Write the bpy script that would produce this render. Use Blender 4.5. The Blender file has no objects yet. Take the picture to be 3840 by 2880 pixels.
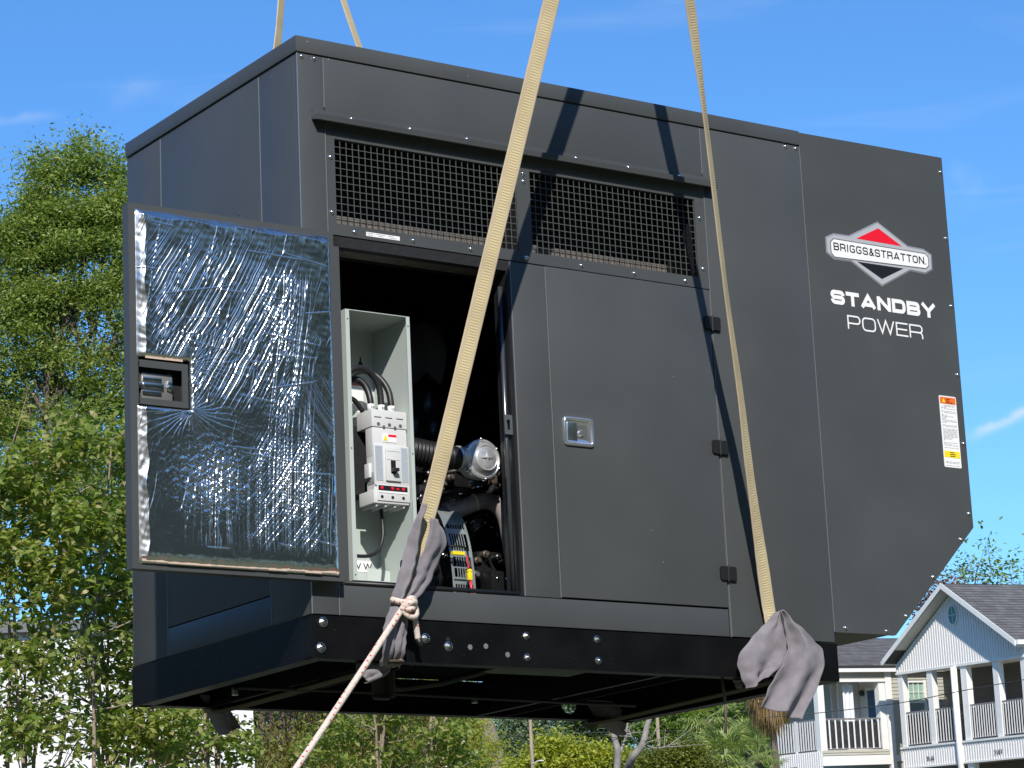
import bpy, bmesh, math, random
import numpy as np
from mathutils import Vector, Matrix
from mathutils.geometry import tessellate_polygon
C = bpy.context.scene.collection
R = math.radians
# ------------------------------------------------------------------ camera, world, sun
sc = bpy.context.scene
cd = bpy.data.cameras.new("camera"); cam = bpy.data.objects.new("camera", cd); C.objects.link(cam); sc.camera = cam
P_, RO = R(10.286), R(-2.9676)
F_ = Vector((0, math.cos(P_), math.sin(P_))); rt = Vector((1, 0, 0)); up = rt.cross(F_)
RR = rt * math.cos(RO) + up * math.sin(RO); UU = -rt * math.sin(RO) + up * math.cos(RO)
CAM = Vector((0, 0, 1.7))
cam.matrix_world = Matrix(((RR.x, UU.x, -F_.x, CAM.x), (RR.y, UU.y, -F_.y, CAM.y), (RR.z, UU.z, -F_.z, CAM.z), (0, 0, 0, 1)))
cd.sensor_width = 36; cd.lens = 36 * 10208.8 / 3840; cd.clip_end = 6000; cd.clip_start = .1
sc.render.resolution_x = 1024; sc.render.resolution_y = 768
sc.view_settings.view_transform = 'Standard'; sc.view_settings.look = 'None'; sc.view_settings.gamma = 1
sc.view_settings.exposure = 0.0
# frame of the hanging generator (it hangs a few degrees out of level)
M = Matrix(((0.819117, -0.573602, 0.005257, -0.70499), (0.572489, 0.818035, 0.055459, 9.07518), (-0.036112, -0.042418, 0.998447, 2.60447), (0, 0, 0, 1)))
SUN = (M.to_3x3() @ Vector((.60, 1, -.87))).normalized()      # direction the light travels
EL = math.asin(-SUN.z); AZ = math.atan2(-SUN.x, -SUN.y)       # azimuth from +Y towards +X
w = bpy.data.worlds.new("World"); sc.world = w; w.use_nodes = True
nt = w.node_tree; bg = nt.nodes['Background']; bg.inputs['Strength'].default_value = 0.115
sky = nt.nodes.new('ShaderNodeTexSky'); sky.sky_type = 'NISHITA'; sky.sun_disc = False
sky.sun_elevation = EL; sky.sun_rotation = AZ; sky.air_density = 1.0; sky.dust_density = 0.15; sky.ozone_density = 4.0
tc = nt.nodes.new('ShaderNodeTexCoord'); mp = nt.nodes.new('ShaderNodeMapping'); mp.inputs['Rotation'].default_value = (0, R(-25), R(10)); mp.inputs['Scale'].default_value = (5, 3, 34)
nz = nt.nodes.new('ShaderNodeTexNoise'); nz.inputs['Scale'].default_value = 1.0; nz.inputs['Detail'].default_value = 6; nz.inputs['Distortion'].default_value = .6
rp = nt.nodes.new('ShaderNodeMapRange'); rp.inputs[1].default_value = .56; rp.inputs[2].default_value = .84; rp.inputs[4].default_value = .24
mx = nt.nodes.new('ShaderNodeMix'); mx.data_type = 'RGBA'; mx.inputs['B'].default_value = (6.5, 7.4, 8.4, 1)
hs = nt.nodes.new('ShaderNodeMix'); hs.data_type = 'RGBA'; hs.blend_type = 'MULTIPLY'; hs.inputs['Factor'].default_value = 1; hs.inputs['B'].default_value = (.62, 1.05, 1.45, 1)
L = nt.links.new
L(tc.outputs['Generated'], mp.inputs[0]); L(mp.outputs[0], nz.inputs['Vector']); L(nz.outputs['Fac'], rp.inputs[0]); L(rp.outputs[0], mx.inputs['Factor'])
L(sky.outputs[0], hs.inputs['A']); L(hs.outputs['Result'], mx.inputs['A'])
def ray_(px, py): return (F_ + RR * ((px - 1920) / 10208.8) - UU * ((py - 1440) / 10208.8)).normalized()
def wn(op, a, b=None, **k):
    n = nt.nodes.new('ShaderNodeVectorMath' if op in ('DOT_PRODUCT', 'NORMALIZE') else 'ShaderNodeMath'); n.operation = op
    for i, q in enumerate((a, b)):
        if q is None: continue
        if isinstance(q, (float, int)) or isinstance(q, tuple): n.inputs[i].default_value = q
        else: L(q, n.inputs[i])
    return n.outputs['Value'] if op != 'NORMALIZE' else n.outputs[0]
dirn = wn('NORMALIZE', tc.outputs['Generated']); prev = mx.outputs['Result']
nz3 = nt.nodes.new('ShaderNodeTexNoise'); nz3.inputs['Scale'].default_value = 130; nz3.inputs['Detail'].default_value = 5; L(dirn, nz3.inputs['Vector'])
for (ax_, ay_, bx_, by_, wd_, amt_) in ((3600, 1655, 3960, 1500, .0019, .55), (-150, 470, 260, 425, .0016, .17), (380, 395, 620, 300, .004, .10), (3550, 610, 3700, 740, .004, .10)):   # thin cirrus streaks
    A_, B_ = ray_(ax_, ay_), ray_(bx_, by_); N_ = A_.cross(B_).normalized(); Mid = (A_ + B_).normalized(); T_ = (B_ - A_).normalized(); hl = (B_ - A_).length / 2
    dd = wn('ADD', wn('DOT_PRODUCT', dirn, tuple(N_)), wn('MULTIPLY', wn('SUBTRACT', nz3.outputs['Fac'], .5), wd_ * 2.4)); al = wn('DIVIDE', wn('DOT_PRODUCT', dirn, tuple(T_)), 1.0); al = wn('SUBTRACT', al, Mid.dot(T_))
    g1_ = wn('POWER', 2.718, wn('MULTIPLY', wn('POWER', wn('ABSOLUTE', wn('DIVIDE', dd, wd_)), 2.0), -1.0)); g2_ = wn('POWER', 2.718, wn('MULTIPLY', wn('POWER', wn('ABSOLUTE', wn('DIVIDE', al, hl * .75)), 4.0), -1.0))
    f_ = wn('MULTIPLY', wn('MULTIPLY', g1_, g2_), wn('MULTIPLY', nz3.outputs['Fac'], amt_ * 1.6)); front = wn('GREATER_THAN', wn('DOT_PRODUCT', dirn, tuple(Mid)), .5); f_ = wn('MULTIPLY', f_, front)
    m_ = nt.nodes.new('ShaderNodeMix'); m_.data_type = 'RGBA'; m_.inputs['B'].default_value = (6.8, 7.6, 8.6, 1); L(f_, m_.inputs['Factor']); L(prev, m_.inputs['A']); prev = m_.outputs['Result']
L(prev, bg.inputs[0])
sd = bpy.data.lights.new('sun', 'SUN'); sd.energy = 5.0; sd.angle = R(.53); sd.color = (1, .955, .88)
so = bpy.data.objects.new('sun', sd); C.objects.link(so); so.rotation_euler = SUN.to_track_quat('-Z', 'Y').to_euler()

# ------------------------------------------------------------------ materials
MATS = {}
def mat(name, col, rough=.5, metal=0, spec=.5, var=0, vscale=8, bump=0, bscale=60, coat=0, col2=None, aniso=None, trans=0):
    if name in MATS: return MATS[name]
    m = bpy.data.materials.new(name); m.use_nodes = True; n = m.node_tree; b = n.nodes['Principled BSDF']
    b.inputs['Base Color'].default_value = (*col, 1); b.inputs['Roughness'].default_value = rough; b.inputs['Metallic'].default_value = metal
    b.inputs['Specular IOR Level'].default_value = spec; b.inputs['Coat Weight'].default_value = coat; b.inputs['Coat Roughness'].default_value = .08
    t = n.nodes.new('ShaderNodeTexCoord')
    if var or col2:
        nz = n.nodes.new('ShaderNodeTexNoise'); nz.inputs['Scale'].default_value = vscale; nz.inputs['Detail'].default_value = 6
        if aniso:
            mp = n.nodes.new('ShaderNodeMapping'); mp.inputs['Scale'].default_value = aniso; n.links.new(t.outputs['Object'], mp.inputs[0]); n.links.new(mp.outputs[0], nz.inputs['Vector'])
        else: n.links.new(t.outputs['Object'], nz.inputs['Vector'])
        r = n.nodes.new('ShaderNodeValToRGB'); r.color_ramp.elements[0].position = .35; r.color_ramp.elements[1].position = .68
        a = col; c2 = col2 or tuple(min(1, x * (1 + var)) for x in col); a = tuple(x * (1 - var) for x in col) if not col2 else col
        r.color_ramp.elements[0].color = (*a, 1); r.color_ramp.elements[1].color = (*c2, 1)
        n.links.new(nz.outputs['Fac'], r.inputs[0]); n.links.new(r.outputs[0], b.inputs['Base Color'])
        mr = n.nodes.new('ShaderNodeMapRange'); mr.inputs[3].default_value = rough * .88; mr.inputs[4].default_value = min(1, rough * 1.12)
        n.links.new(nz.outputs['Fac'], mr.inputs[0]); n.links.new(mr.outputs[0], b.inputs['Roughness'])
    if bump:
        nb = n.nodes.new('ShaderNodeTexNoise'); nb.inputs['Scale'].default_value = bscale; nb.inputs['Detail'].default_value = 3
        n.links.new(t.outputs['Object'], nb.inputs['Vector'])
        bp = n.nodes.new('ShaderNodeBump'); bp.inputs['Strength'].default_value = bump; bp.inputs['Distance'].default_value = .01
        n.links.new(nb.outputs['Fac'], bp.inputs['Height']); n.links.new(bp.outputs[0], b.inputs['Normal'])
    MATS[name] = m; return m
paint = mat('dark grey powder coat', (.069, .074, .075), .42, var=.07, vscale=2.5, bump=.05, bscale=900, spec=.45)
# sparse dust specks and scuffs on the paint
def specks(m, scale=38, thr=.035, col=(.45, .44, .42)):
    n = m.node_tree; b = n.nodes['Principled BSDF']; src = b.inputs['Base Color'].links[0].from_socket if b.inputs['Base Color'].links else None
    t = n.nodes.new('ShaderNodeTexCoord'); v = n.nodes.new('ShaderNodeTexVoronoi'); v.inputs['Scale'].default_value = scale
    mp = n.nodes.new('ShaderNodeMapping'); mp.inputs['Scale'].default_value = (1, 1, .6)
    n.links.new(t.outputs['Object'], mp.inputs[0]); n.links.new(mp.outputs[0], v.inputs['Vector'])
    lt = n.nodes.new('ShaderNodeMath'); lt.operation = 'LESS_THAN'; lt.inputs[1].default_value = thr; n.links.new(v.outputs['Distance'], lt.inputs[0])
    gt = n.nodes.new('ShaderNodeMath'); gt.operation = 'GREATER_THAN'; gt.inputs[1].default_value = .8
    sp = n.nodes.new('ShaderNodeSeparateColor'); n.links.new(v.outputs['Color'], sp.inputs[0]); n.links.new(sp.outputs[0], gt.inputs[0])
    mu = n.nodes.new('ShaderNodeMath'); mu.operation = 'MULTIPLY'; n.links.new(lt.outputs[0], mu.inputs[0]); n.links.new(gt.outputs[0], mu.inputs[1])
    x = n.nodes.new('ShaderNodeMix'); x.data_type = 'RGBA'; n.links.new(mu.outputs[0], x.inputs['Factor'])
    if src: n.links.new(src, x.inputs['A'])
    x.inputs['B'].default_value = (*col, 1); n.links.new(x.outputs['Result'], b.inputs['Base Color'])
specks(paint, 22, .03)
black = mat('gloss black frame paint', (.006, .006, .0065), .36, bump=.12, bscale=160, var=.3, vscale=6, spec=.16)
specks(black, 60, .05, (.12, .12, .12))
inner = mat('matte black lining', (.010, .010, .012), .75, bump=.3, bscale=30)
blackg = mat('engine black', (.012, .012, .013), .28, bump=.25, bscale=70)
rubber = mat('black rubber', (.012, .012, .012), .45)
chrome = mat('chrome', (.92, .92, .92), .18, .9)
zinc = mat('zinc bolt', (.72, .72, .70), .22, 1)
steel = mat('cast aluminium', (.62, .62, .62), .42, .65, var=.12, vscale=40, bump=.12, bscale=90)
galv = mat('galvanised sheet', (.40, .45, .46), .42, .6, var=.08, vscale=30)
cabgrey = mat('light grey cabinet enamel', (.50, .55, .52), .42, var=.03, vscale=4)
brkgrey = mat('breaker plastic', (.66, .66, .655), .45, var=.02)
white = mat('white vinyl print', (.86, .86, .86), .4)
red = mat('red print', (.80, .01, .03), .4)
blk = mat('black print', (.012, .012, .014), .45)
silver = mat('silver print', (.56, .57, .60), .38, .25)
orange = mat('orange print', (.85, .16, .02), .45)
yellow = mat('yellow print', (.9, .72, .02), .45)
greyp = mat('grey print', (.42, .42, .43), .5)
lblue = mat('pale blue grey print', (.42, .47, .54), .45)
foam = mat('brown foam baffle', (.155, .138, .125), .95, var=.2, vscale=30)
pipe_m = mat('grey heat wrap', (.33, .29, .28), .6, var=.2, vscale=30)
cloth = mat('grey blanket fabric', (.235, .215, .235), .95, var=.12, vscale=25, spec=.15, bump=.0)
def clothweave(m):
    n = m.node_tree; b = n.nodes['Principled BSDF']; t = n.nodes.new('ShaderNodeTexCoord')
    a = n.nodes.new('ShaderNodeTexNoise'); a.inputs['Scale'].default_value = 420; wv = n.nodes.new('ShaderNodeTexWave'); wv.bands_direction = 'Z'; wv.inputs['Scale'].default_value = 130; wv.inputs['Distortion'].default_value = 1.5
    n.links.new(t.outputs['Object'], a.inputs['Vector']); n.links.new(t.outputs['Object'], wv.inputs['Vector'])
    ad = n.nodes.new('ShaderNodeMath'); ad.operation = 'ADD'; n.links.new(a.outputs['Fac'], ad.inputs[0]); n.links.new(wv.outputs['Fac'], ad.inputs[1])
    bp = n.nodes.new('ShaderNodeBump'); bp.inputs['Strength'].default_value = .28; bp.inputs['Distance'].default_value = .002
    n.links.new(ad.outputs[0], bp.inputs['Height']); n.links.new(bp.outputs[0], b.inputs['Normal'])
    b.inputs['Sheen Weight'].default_value = .25
clothweave(cloth)
foil = mat('aluminium foil liner', (.88, .88, .86), .23, 1)
tan = mat('peeling tan tape', (.60, .46, .36), .5)
rust = mat('brown adhesive', (.16, .07, .05), .55)

# ------------------------------------------------------------------ mesh helpers
class Mb:
    def __init__(s): s.v = []; s.f = []; s.m = []; s.uv = []
    def add(s, vs, fs, mi=0, uvs=None):
        o = len(s.v); s.v += [tuple(p) for p in vs]
        for k, f in enumerate(fs):
            s.f.append([i + o for i in f]); s.m.append(mi); s.uv.append(uvs[k] if uvs else None)
        return s
    def box(s, x0, x1, y0, y1, z0, z1, mi=0, T=None, b=0):
        if x0 > x1: x0, x1 = x1, x0
        if y0 > y1: y0, y1 = y1, y0
        if z0 > z1: z0, z1 = z1, z0
        if b:
            bm = bmesh.new(); bmesh.ops.create_cube(bm, size=1)
            for v in bm.verts: v.co = Vector(((x0 + x1) / 2 + v.co.x * (x1 - x0), (y0 + y1) / 2 + v.co.y * (y1 - y0), (z0 + z1) / 2 + v.co.z * (z1 - z0)))
            bmesh.ops.bevel(bm, geom=bm.edges[:], offset=b, segments=2, profile=.6, affect='EDGES')
            bm.verts.ensure_lookup_table(); vs = [v.co.copy() for v in bm.verts]; fs = [[v.index for v in f.verts] for f in bm.faces]; bm.free()
        else:
            vs = [Vector(p) for p in ((x0, y0, z0), (x1, y0, z0), (x1, y1, z0), (x0, y1, z0), (x0, y0, z1), (x1, y0, z1), (x1, y1, z1), (x0, y1, z1))]
            fs = [(0, 3, 2, 1), (4, 5, 6, 7), (0, 1, 5, 4), (1, 2, 6, 5), (2, 3, 7, 6), (3, 0, 4, 7)]
        if T is not None: vs = [T @ v for v in vs]
        return s.add(vs, fs, mi)
    def prism(s, loops, d0, d1, ax='y', mi=0, T=None):
        """loops: outer then holes, 2D (a,b); extruded along ax from d0 (front) to d1"""
        def P(a, b, d): return Vector((a, d, b)) if ax == 'y' else Vector((d, a, b)) if ax == 'x' else Vector((a, b, d))
        flat = [p for l in loops for p in l]; n = len(flat)
        tris = tessellate_polygon([[Vector((p[0], p[1], 0)) for p in l] for l in loops])
        vs = [P(p[0], p[1], d0) for p in flat] + [P(p[0], p[1], d1) for p in flat]
        fs = []
        for t in tris:
            fs.append(list(t)); fs.append([i + n for i in reversed(t)])
        o = 0
        for l in loops:
            k = len(l)
            for i in range(k): j = (i + 1) % k; fs.append([o + i, o + j, o + j + n, o + i + n])
            o += k
        if T is not None: vs = [T @ v for v in vs]
        return s.add(vs, fs, mi)
    def tube(s, pts, r, seg=10, mi=0, cap=True, mifn=None):
        pts = [Vector(p) for p in pts]; n = len(pts); rs = r if isinstance(r, (list, tuple)) else [r] * n
        vs = []; prev = None; d = 0; ds = []
        for i, p in enumerate(pts):
            t = (pts[min(i + 1, n - 1)] - pts[max(i - 1, 0)]).normalized()
            if prev is None: a = t.orthogonal().normalized()
            else: a = (prev - t * prev.dot(t)).normalized()
            prev = a; b = t.cross(a)
            for k in range(seg):
                an = 2 * math.pi * k / seg; vs.append(p + (a * math.cos(an) + b * math.sin(an)) * rs[i])
            if i: d += (p - pts[i - 1]).length
            ds.append(d)
        o = len(s.v); s.v += [tuple(v) for v in vs]
        for i in range(n - 1):
            for k in range(seg):
                k2 = (k + 1) % seg
                s.f.append([o + i * seg + k, o + i * seg + k2, o + (i + 1) * seg + k2, o + (i + 1) * seg + k]); s.m.append(mifn(i, k) if mifn else mi)
                s.uv.append([(k / seg, ds[i]), ((k + 1) / seg, ds[i]), ((k + 1) / seg, ds[i + 1]), (k / seg, ds[i + 1])])
        if cap:
            s.f.append([o + k for k in reversed(range(seg))]); s.m.append(mi); s.uv.append(None)
            s.f.append([o + (n - 1) * seg + k for k in range(seg)]); s.m.append(mi); s.uv.append(None)
        return s
    def disc(s, c, n, prof, seg=20, mi=0):
        """lathe: prof list of (radius, height along n)"""
        c = Vector(c); n = Vector(n).normalized(); a = n.orthogonal().normalized(); b = n.cross(a); vs = []
        for (r, h) in prof:
            for k in range(seg):
                an = 2 * math.pi * k / seg; vs.append(c + n * h + (a * math.cos(an) + b * math.sin(an)) * max(r, 1e-5))
        fs = []
        for i in range(len(prof) - 1):
            for k in range(seg):
                k2 = (k + 1) % seg; fs.append([i * seg + k, i * seg + k2, (i + 1) * seg + k2, (i + 1) * seg + k])
        fs.append([(len(prof) - 1) * seg + k for k in range(seg)])
        return s.add(vs, fs, mi)
    def build(s, name, mats, parent=None, smooth=False, angle=None):
        me = bpy.data.meshes.new(name); me.from_pydata(s.v, [], s.f)
        for m in (mats if isinstance(mats, (list, tuple)) else [mats]): me.materials.append(m)
        me.polygons.foreach_set('material_index', s.m)
        if any(u for u in s.uv):
            ul = me.uv_layers.new(name='UVMap'); i = 0; buf = []
            for f, u in zip(s.f, s.uv): buf += [c for p in (u or [(0, 0)] * len(f)) for c in p]
            ul.data.foreach_set('uv', buf)
        bm = bmesh.new(); bm.from_mesh(me); bmesh.ops.recalc_face_normals(bm, faces=bm.faces); bm.to_mesh(me); bm.free()
        if smooth: me.polygons.foreach_set('use_smooth', [True] * len(me.polygons))
        if angle: me.polygons.foreach_set('use_smooth', [True] * len(me.polygons)); me.set_sharp_from_angle(angle=R(angle))
        me.update()
        return link(me, name, parent)
def link(me, name, parent=None, loc=None):
    o = bpy.data.objects.new(name, me); C.objects.link(o)
    if parent: o.parent = parent
    if loc is not None: o.location = loc
    return o
def thing(o, label, cat, group=None):
    o['label'] = label; o['category'] = cat
    if group: o['group'] = group
    return o
def empty(name, loc=(0, 0, 0), rz=0, mw=None):
    o = bpy.data.objects.new(name, None); C.objects.link(o); o.empty_display_size = .2
    if mw is not None: o.matrix_world = mw
    else: o.location = loc; o.rotation_euler = (0, 0, rz)
    return o
def numesh(name, v, f, mats, parent=None, smooth=False, mi=None):
    """v (N,3), f (M,k) numpy"""
    me = bpy.data.meshes.new(name); me.vertices.add(len(v)); me.vertices.foreach_set('co', np.asarray(v, dtype=np.float32).ravel())
    k = f.shape[1]; me.loops.add(f.size); me.loops.foreach_set('vertex_index', f.astype(np.int32).ravel())
    me.polygons.add(len(f)); me.polygons.foreach_set('loop_start', np.arange(0, f.size, k, dtype=np.int32))
    me.update(calc_edges=True)
    for m in (mats if isinstance(mats, (list, tuple)) else [mats]): me.materials.append(m)
    if mi is not None: me.polygons.foreach_set('material_index', np.asarray(mi, dtype=np.int32))
    me.polygons.foreach_set('use_smooth', [smooth] * len(f)); me.validate(); me.update()
    return link(me, name, parent)
def rrect(x0, x1, z0, z1, r, n=5):
    out = []
    for cx, cz, a0 in ((x1 - r, z1 - r, 0), (x0 + r, z1 - r, 90), (x0 + r, z0 + r, 180), (x1 - r, z0 + r, 270)):
        for i in range(n + 1): a = R(a0 + 90 * i / n); out.append((cx + r * math.cos(a), cz + r * math.sin(a)))
    return out
def rect(x0, x1, z0, z1): return [(x0, z0), (x1, z0), (x1, z1), (x0, z1)]
def circle(cx, cz, r, n=20): return [(cx + r * math.cos(2 * math.pi * i / n), cz + r * math.sin(2 * math.pi * i / n)) for i in range(n)]

# ------------------------------------------------------------------ ground (one sheet to the horizon)
gm = mat('grassy ground', (.055, .075, .028), .95, var=0, vscale=.35, col2=(.13, .115, .07), bump=.6, bscale=14)
def gz(x, y): 
    t = max(0, min(1, (y - 45) / 30)); return 2.2 * t * t * (3 - 2 * t)
xs = sorted(set([-3000, -1200, -500, -200] + list(range(-120, 121, 10)) + [200, 500, 1200, 3000])); ys = sorted(set([-3000, -1000, -300] + list(range(-100, 161, 10)) + [300, 900, 3000]))
g = Mb(); g.add([(x, y, gz(x, y)) for y in ys for x in xs], [(j * len(xs) + i, j * len(xs) + i + 1, (j + 1) * len(xs) + i + 1, (j + 1) * len(xs) + i) for j in range(len(ys) - 1) for i in range(len(xs) - 1)])
go = g.build('ground', gm, smooth=True); go['kind'] = 'structure'
# ------------------------------------------------------------------ the generator
G = empty('generator', mw=M)
thing(G, 'dark grey enclosed standby generator hanging from lifting slings, one door folded open', 'generator')
def part(name, mb, m, parent=None, **k): return mb.build(name, m, parent or G, **k)
def panel(name, x0, x1, z0, z1, y0=0, y1=.02, holes=(), b=.0022, m=paint, parent=None):
    if not holes: return part(name, Mb().box(x0, x1, y0, y1, z0, z1, b=b), m, parent, angle=40)
    return part(name, Mb().prism([rect(x0, x1, z0, z1)] + list(holes), y0, y1), m, parent)
# front sheet metal
panel('corner_post', 0.0, .104, 0, 1.987)
panel('upper_panel', .109, 1.794, 1.702, 1.987)
panel('right_side_panel', 1.799, 2.299, .001, 1.987)
panel('sill_panel', .109, 1.786, 0, .102)
panel('center_jamb', .872, 1.0235, .1045, 1.3325)
# screen panel with its two openings
H1, H2 = rect(.143, .914, 1.379, 1.690), rect(.976, 1.746, 1.379, 1.690)
scr = panel('screen_panel', .109, 1.794, 1.337, 1.699, 0, .004, holes=(H1, H2))
for hx0, hx1 in ((.143, .914), (.976, 1.746)):
    mb = Mb(); n = 30
    for i in range(n + 1):
        x = hx0 + (hx1 - hx0) * i / n; mb.box(x - .0012, x + .0012, .0060, .0085, 1.374, 1.695)
    for i in range(13):
        z = 1.379 + (1.690 - 1.379) * i / 12; mb.box(hx0 - .004, hx1 + .004, .0088, .0112, z - .0012, z + .0012)
    part('wire_mesh', mb, mat('mesh wire', (.12, .13, .12), .42, .35), scr)
# shielded duct behind the screens
part('air_duct', Mb().box(.12, .945, .228, .25, 1.345, 1.49).box(.955, 1.785, .228, .25, 1.345, 1.49).box(.12, 1.785, .02, .23, 1.337, 1.345), foam)
part('duct_lining', Mb().box(.115, .125, .02, .5, 1.346, 1.96).box(.925, .965, .02, .22, 1.346, 1.96).box(1.775, 1.79, .02, .5, 1.346, 1.96).box(.12, 1.78, .255, .27, 1.34, 1.97).box(.12, 1.785, .02, .5, 1.78, 1.80), inner)
mb = Mb(); random.seed(4)
for i in range(70):
    x = random.uniform(.15, 1.7); y = random.uniform(.28, .48); mb.tube([(x, y, random.uniform(1.72, 1.775)), (x + random.uniform(-.1, .1), y + random.uniform(-.05, .05), random.uniform(1.72, 1.776))], .001, 4)
fc_ = part('foil_crinkle', mb, foil); fc_['kind'] = 'stuff'
# drip rail: folded gutter
dr = Mb(); prof = [(0.0, 1.786), (-.004, 1.786), (-.006, 1.755), (-.034, 1.742), (-.0375, 1.744), (-.041, 1.757), (-.043, 1.757), (-.040, 1.738), (-.036, 1.735), (-.003, 1.748), (0, 1.75)]
n = len(prof); dr.add([(.054, y, z) for y, z in prof] + [(1.834, y, z) for y, z in prof], [[i, (i + 1) % n, (i + 1) % n + n, i + n] for i in range(n)])
dr.prism([[(0, 1.784), (-.006, 1.755), (-.041, 1.757), (-.040, 1.737), (-.003, 1.747)]], .052, .0545, ax='x').prism([[(0, 1.784), (-.006, 1.755), (-.041, 1.757), (-.040, 1.737), (-.003, 1.747)]], 1.8335, 1.836, ax='x')
part('drip_rail', dr, paint)
# roof cap with folded skirt, hood on the right end
part('roof_cap', Mb().box(-.006, 2.300, -.006, 1.326, 1.9905, 2.0495, b=.003), paint, angle=40)
hp = [(2.3045, 2.046), (3.077, 2.055), (3.078, .497), (2.615, .042), (2.3045, .040)]
part('hood_side_panel', Mb().prism([hp], 0, .016), paint)
hs_ = Mb(); inn = [(2.3045, 2.040), (3.072, 2.049), (3.073, .500), (2.612, .047), (2.3045, .045)]
hs_.add([(x, y, z) for y in (.016, 1.32) for x, z in inn], [[0, 1, 6, 5], [1, 2, 7, 6], [2, 3, 8, 7], [3, 4, 9, 8], [5, 6, 7, 8, 9]])
part('hood_shell', hs_, paint)
part('vent_hole', Mb().disc((2.36, .10, .0445), (0, 0, -1), [(.022, 0), (.022, .002), (.0, .0021)]), inner)
# body core so no daylight leaks through seams
core = Mb().box(1.04, 1.775, .022, .03, .11, 1.33).box(1.80, 2.29, .022, .03, .01, 1.98).box(.115, 1.79, .022, .03, .005, .098).box(.01, .10, .022, .03, .01, 1.98).box(.11, 1.79, .022, .03, 1.80, 1.98).box(.87, 1.03, .022, .03, .11, 1.33)
core.box(2.285, 2.2995, .03, 1.30, .01, 1.985).box(.022, 2.28, 1.29, 1.318, .01, 1.985).box(.022, 2.28, .03, 1.29, 1.975, 1.985)
core.box(.022, .03, .03, 1.29, .005, 1.98)
part('inner_lining', core, inner)
part('rear_panel', Mb().box(0, 2.299, 1.3185, 1.3205, 0, 1.989), paint)
part('end_wall_right', Mb().box(2.2998, 2.3035, .02, 1.3, .04, 1.985), paint)
# left end panels
part('end_corner_panel', Mb().box(0, .02, .0205, .2735, 0, 1.987, b=.0022), paint, angle=40)
part('end_door_panel', Mb().box(0, .02, .2785, 1.0395, .105, 1.987, b=.0022), paint, angle=40)
part('end_lower_panel', Mb().box(0, .02, .2785, 1.0395, 0, .101, b=.0022), paint, angle=40)
part('end_rear_panel', Mb().box(0, .02, 1.0445, 1.318, 0, 1.987, b=.0022), paint, angle=40)
# base frame rails (C channels), gloss black
def rail_front():
    mb = Mb(); mb.box(-.004, 2.304, -.004, .002, -.150, -.005); mb.box(-.004, 2.304, .002, .055, -.150, -.143); mb.box(-.004, 2.304, .002, .055, -.012, -.005)
    return mb
part('front_rail', rail_front(), black)
part('end_rail', Mb().box(-.004, .003, .0025, 1.318, -.150, -.005).box(.003, .055, .056, 1.268, -.150, -.143), black)
part('right_rail', Mb().box(2.297, 2.304, .0025, 1.318, -.150, -.005).box(2.245, 2.297, .056, 1.268, -.150, -.143), black)
rr = Mb().prism([rect(-.004, 2.304, -.150, -.005), circle(1.987, -.083, .039, 28)], 1.3185, 1.3245); rr.box(.06, 2.24, 1.269, 1.318, -.150, -.143)
part('rear_rail', rr, black)
for x, w_ in ((.29, .14), (1.49, .14)):
    part('cross_member', Mb().box(x, x + .006, .056, 1.268, -.149, -.02).box(x + .006, x + w_, .056, 1.268, -.06, -.054).box(x + .006, x + .022, .056, 1.268, -.149, -.144).box(x + w_, x + w_ + .005, .056, 1.268, -.149, -.02), black)
part('underside_pan', Mb().box(.06, 2.24, .06, 1.26, -.012, -.009), black)
part('skid_plate', Mb().box(.80, 1.19, .056, .21, -.1425, -.139), mat('ground reflection green', (.07, .085, .06), .5))  # green base colour carries the ground's reflection on this underside panel
part('mount_bracket', Mb().box(.405, .465, .29, .296, -.235, -.02).box(.405, .465, .27, .29, -.240, -.232).box(.462, .468, .24, .33, -.235, -.02), mat('worn bracket', (.06, .055, .05), .5))
hz = Mb(); hz.tube([(.46, .3, -.19), (.55, .34, -.19), (.7, .3, -.17), (.82, .2, -.135)], .012, 8); hz.tube([(.1, .7, -.155), (.5, .62, -.165), (1.1, .7, -.16), (1.9, .75, -.16)], .007, 6)
part('hose', hz, rubber, smooth=True)
for x, y in ((.09, .72), (.47, .32), (.56, .5), (1.1, .7)):
    part('hose_clip', Mb().box(x, x + .02, y, y + .015, -.18, -.15, b=.002), zinc)
part('drain_hose', Mb().tube([(1.815, .10, -.13), (1.822, .10, -.19), (1.825, .10, -.25), (1.818, .10, -.345)], .0055, 8, mi=0), mat('olive hose', (.14, .12, .09), .5), smooth=True)
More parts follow.
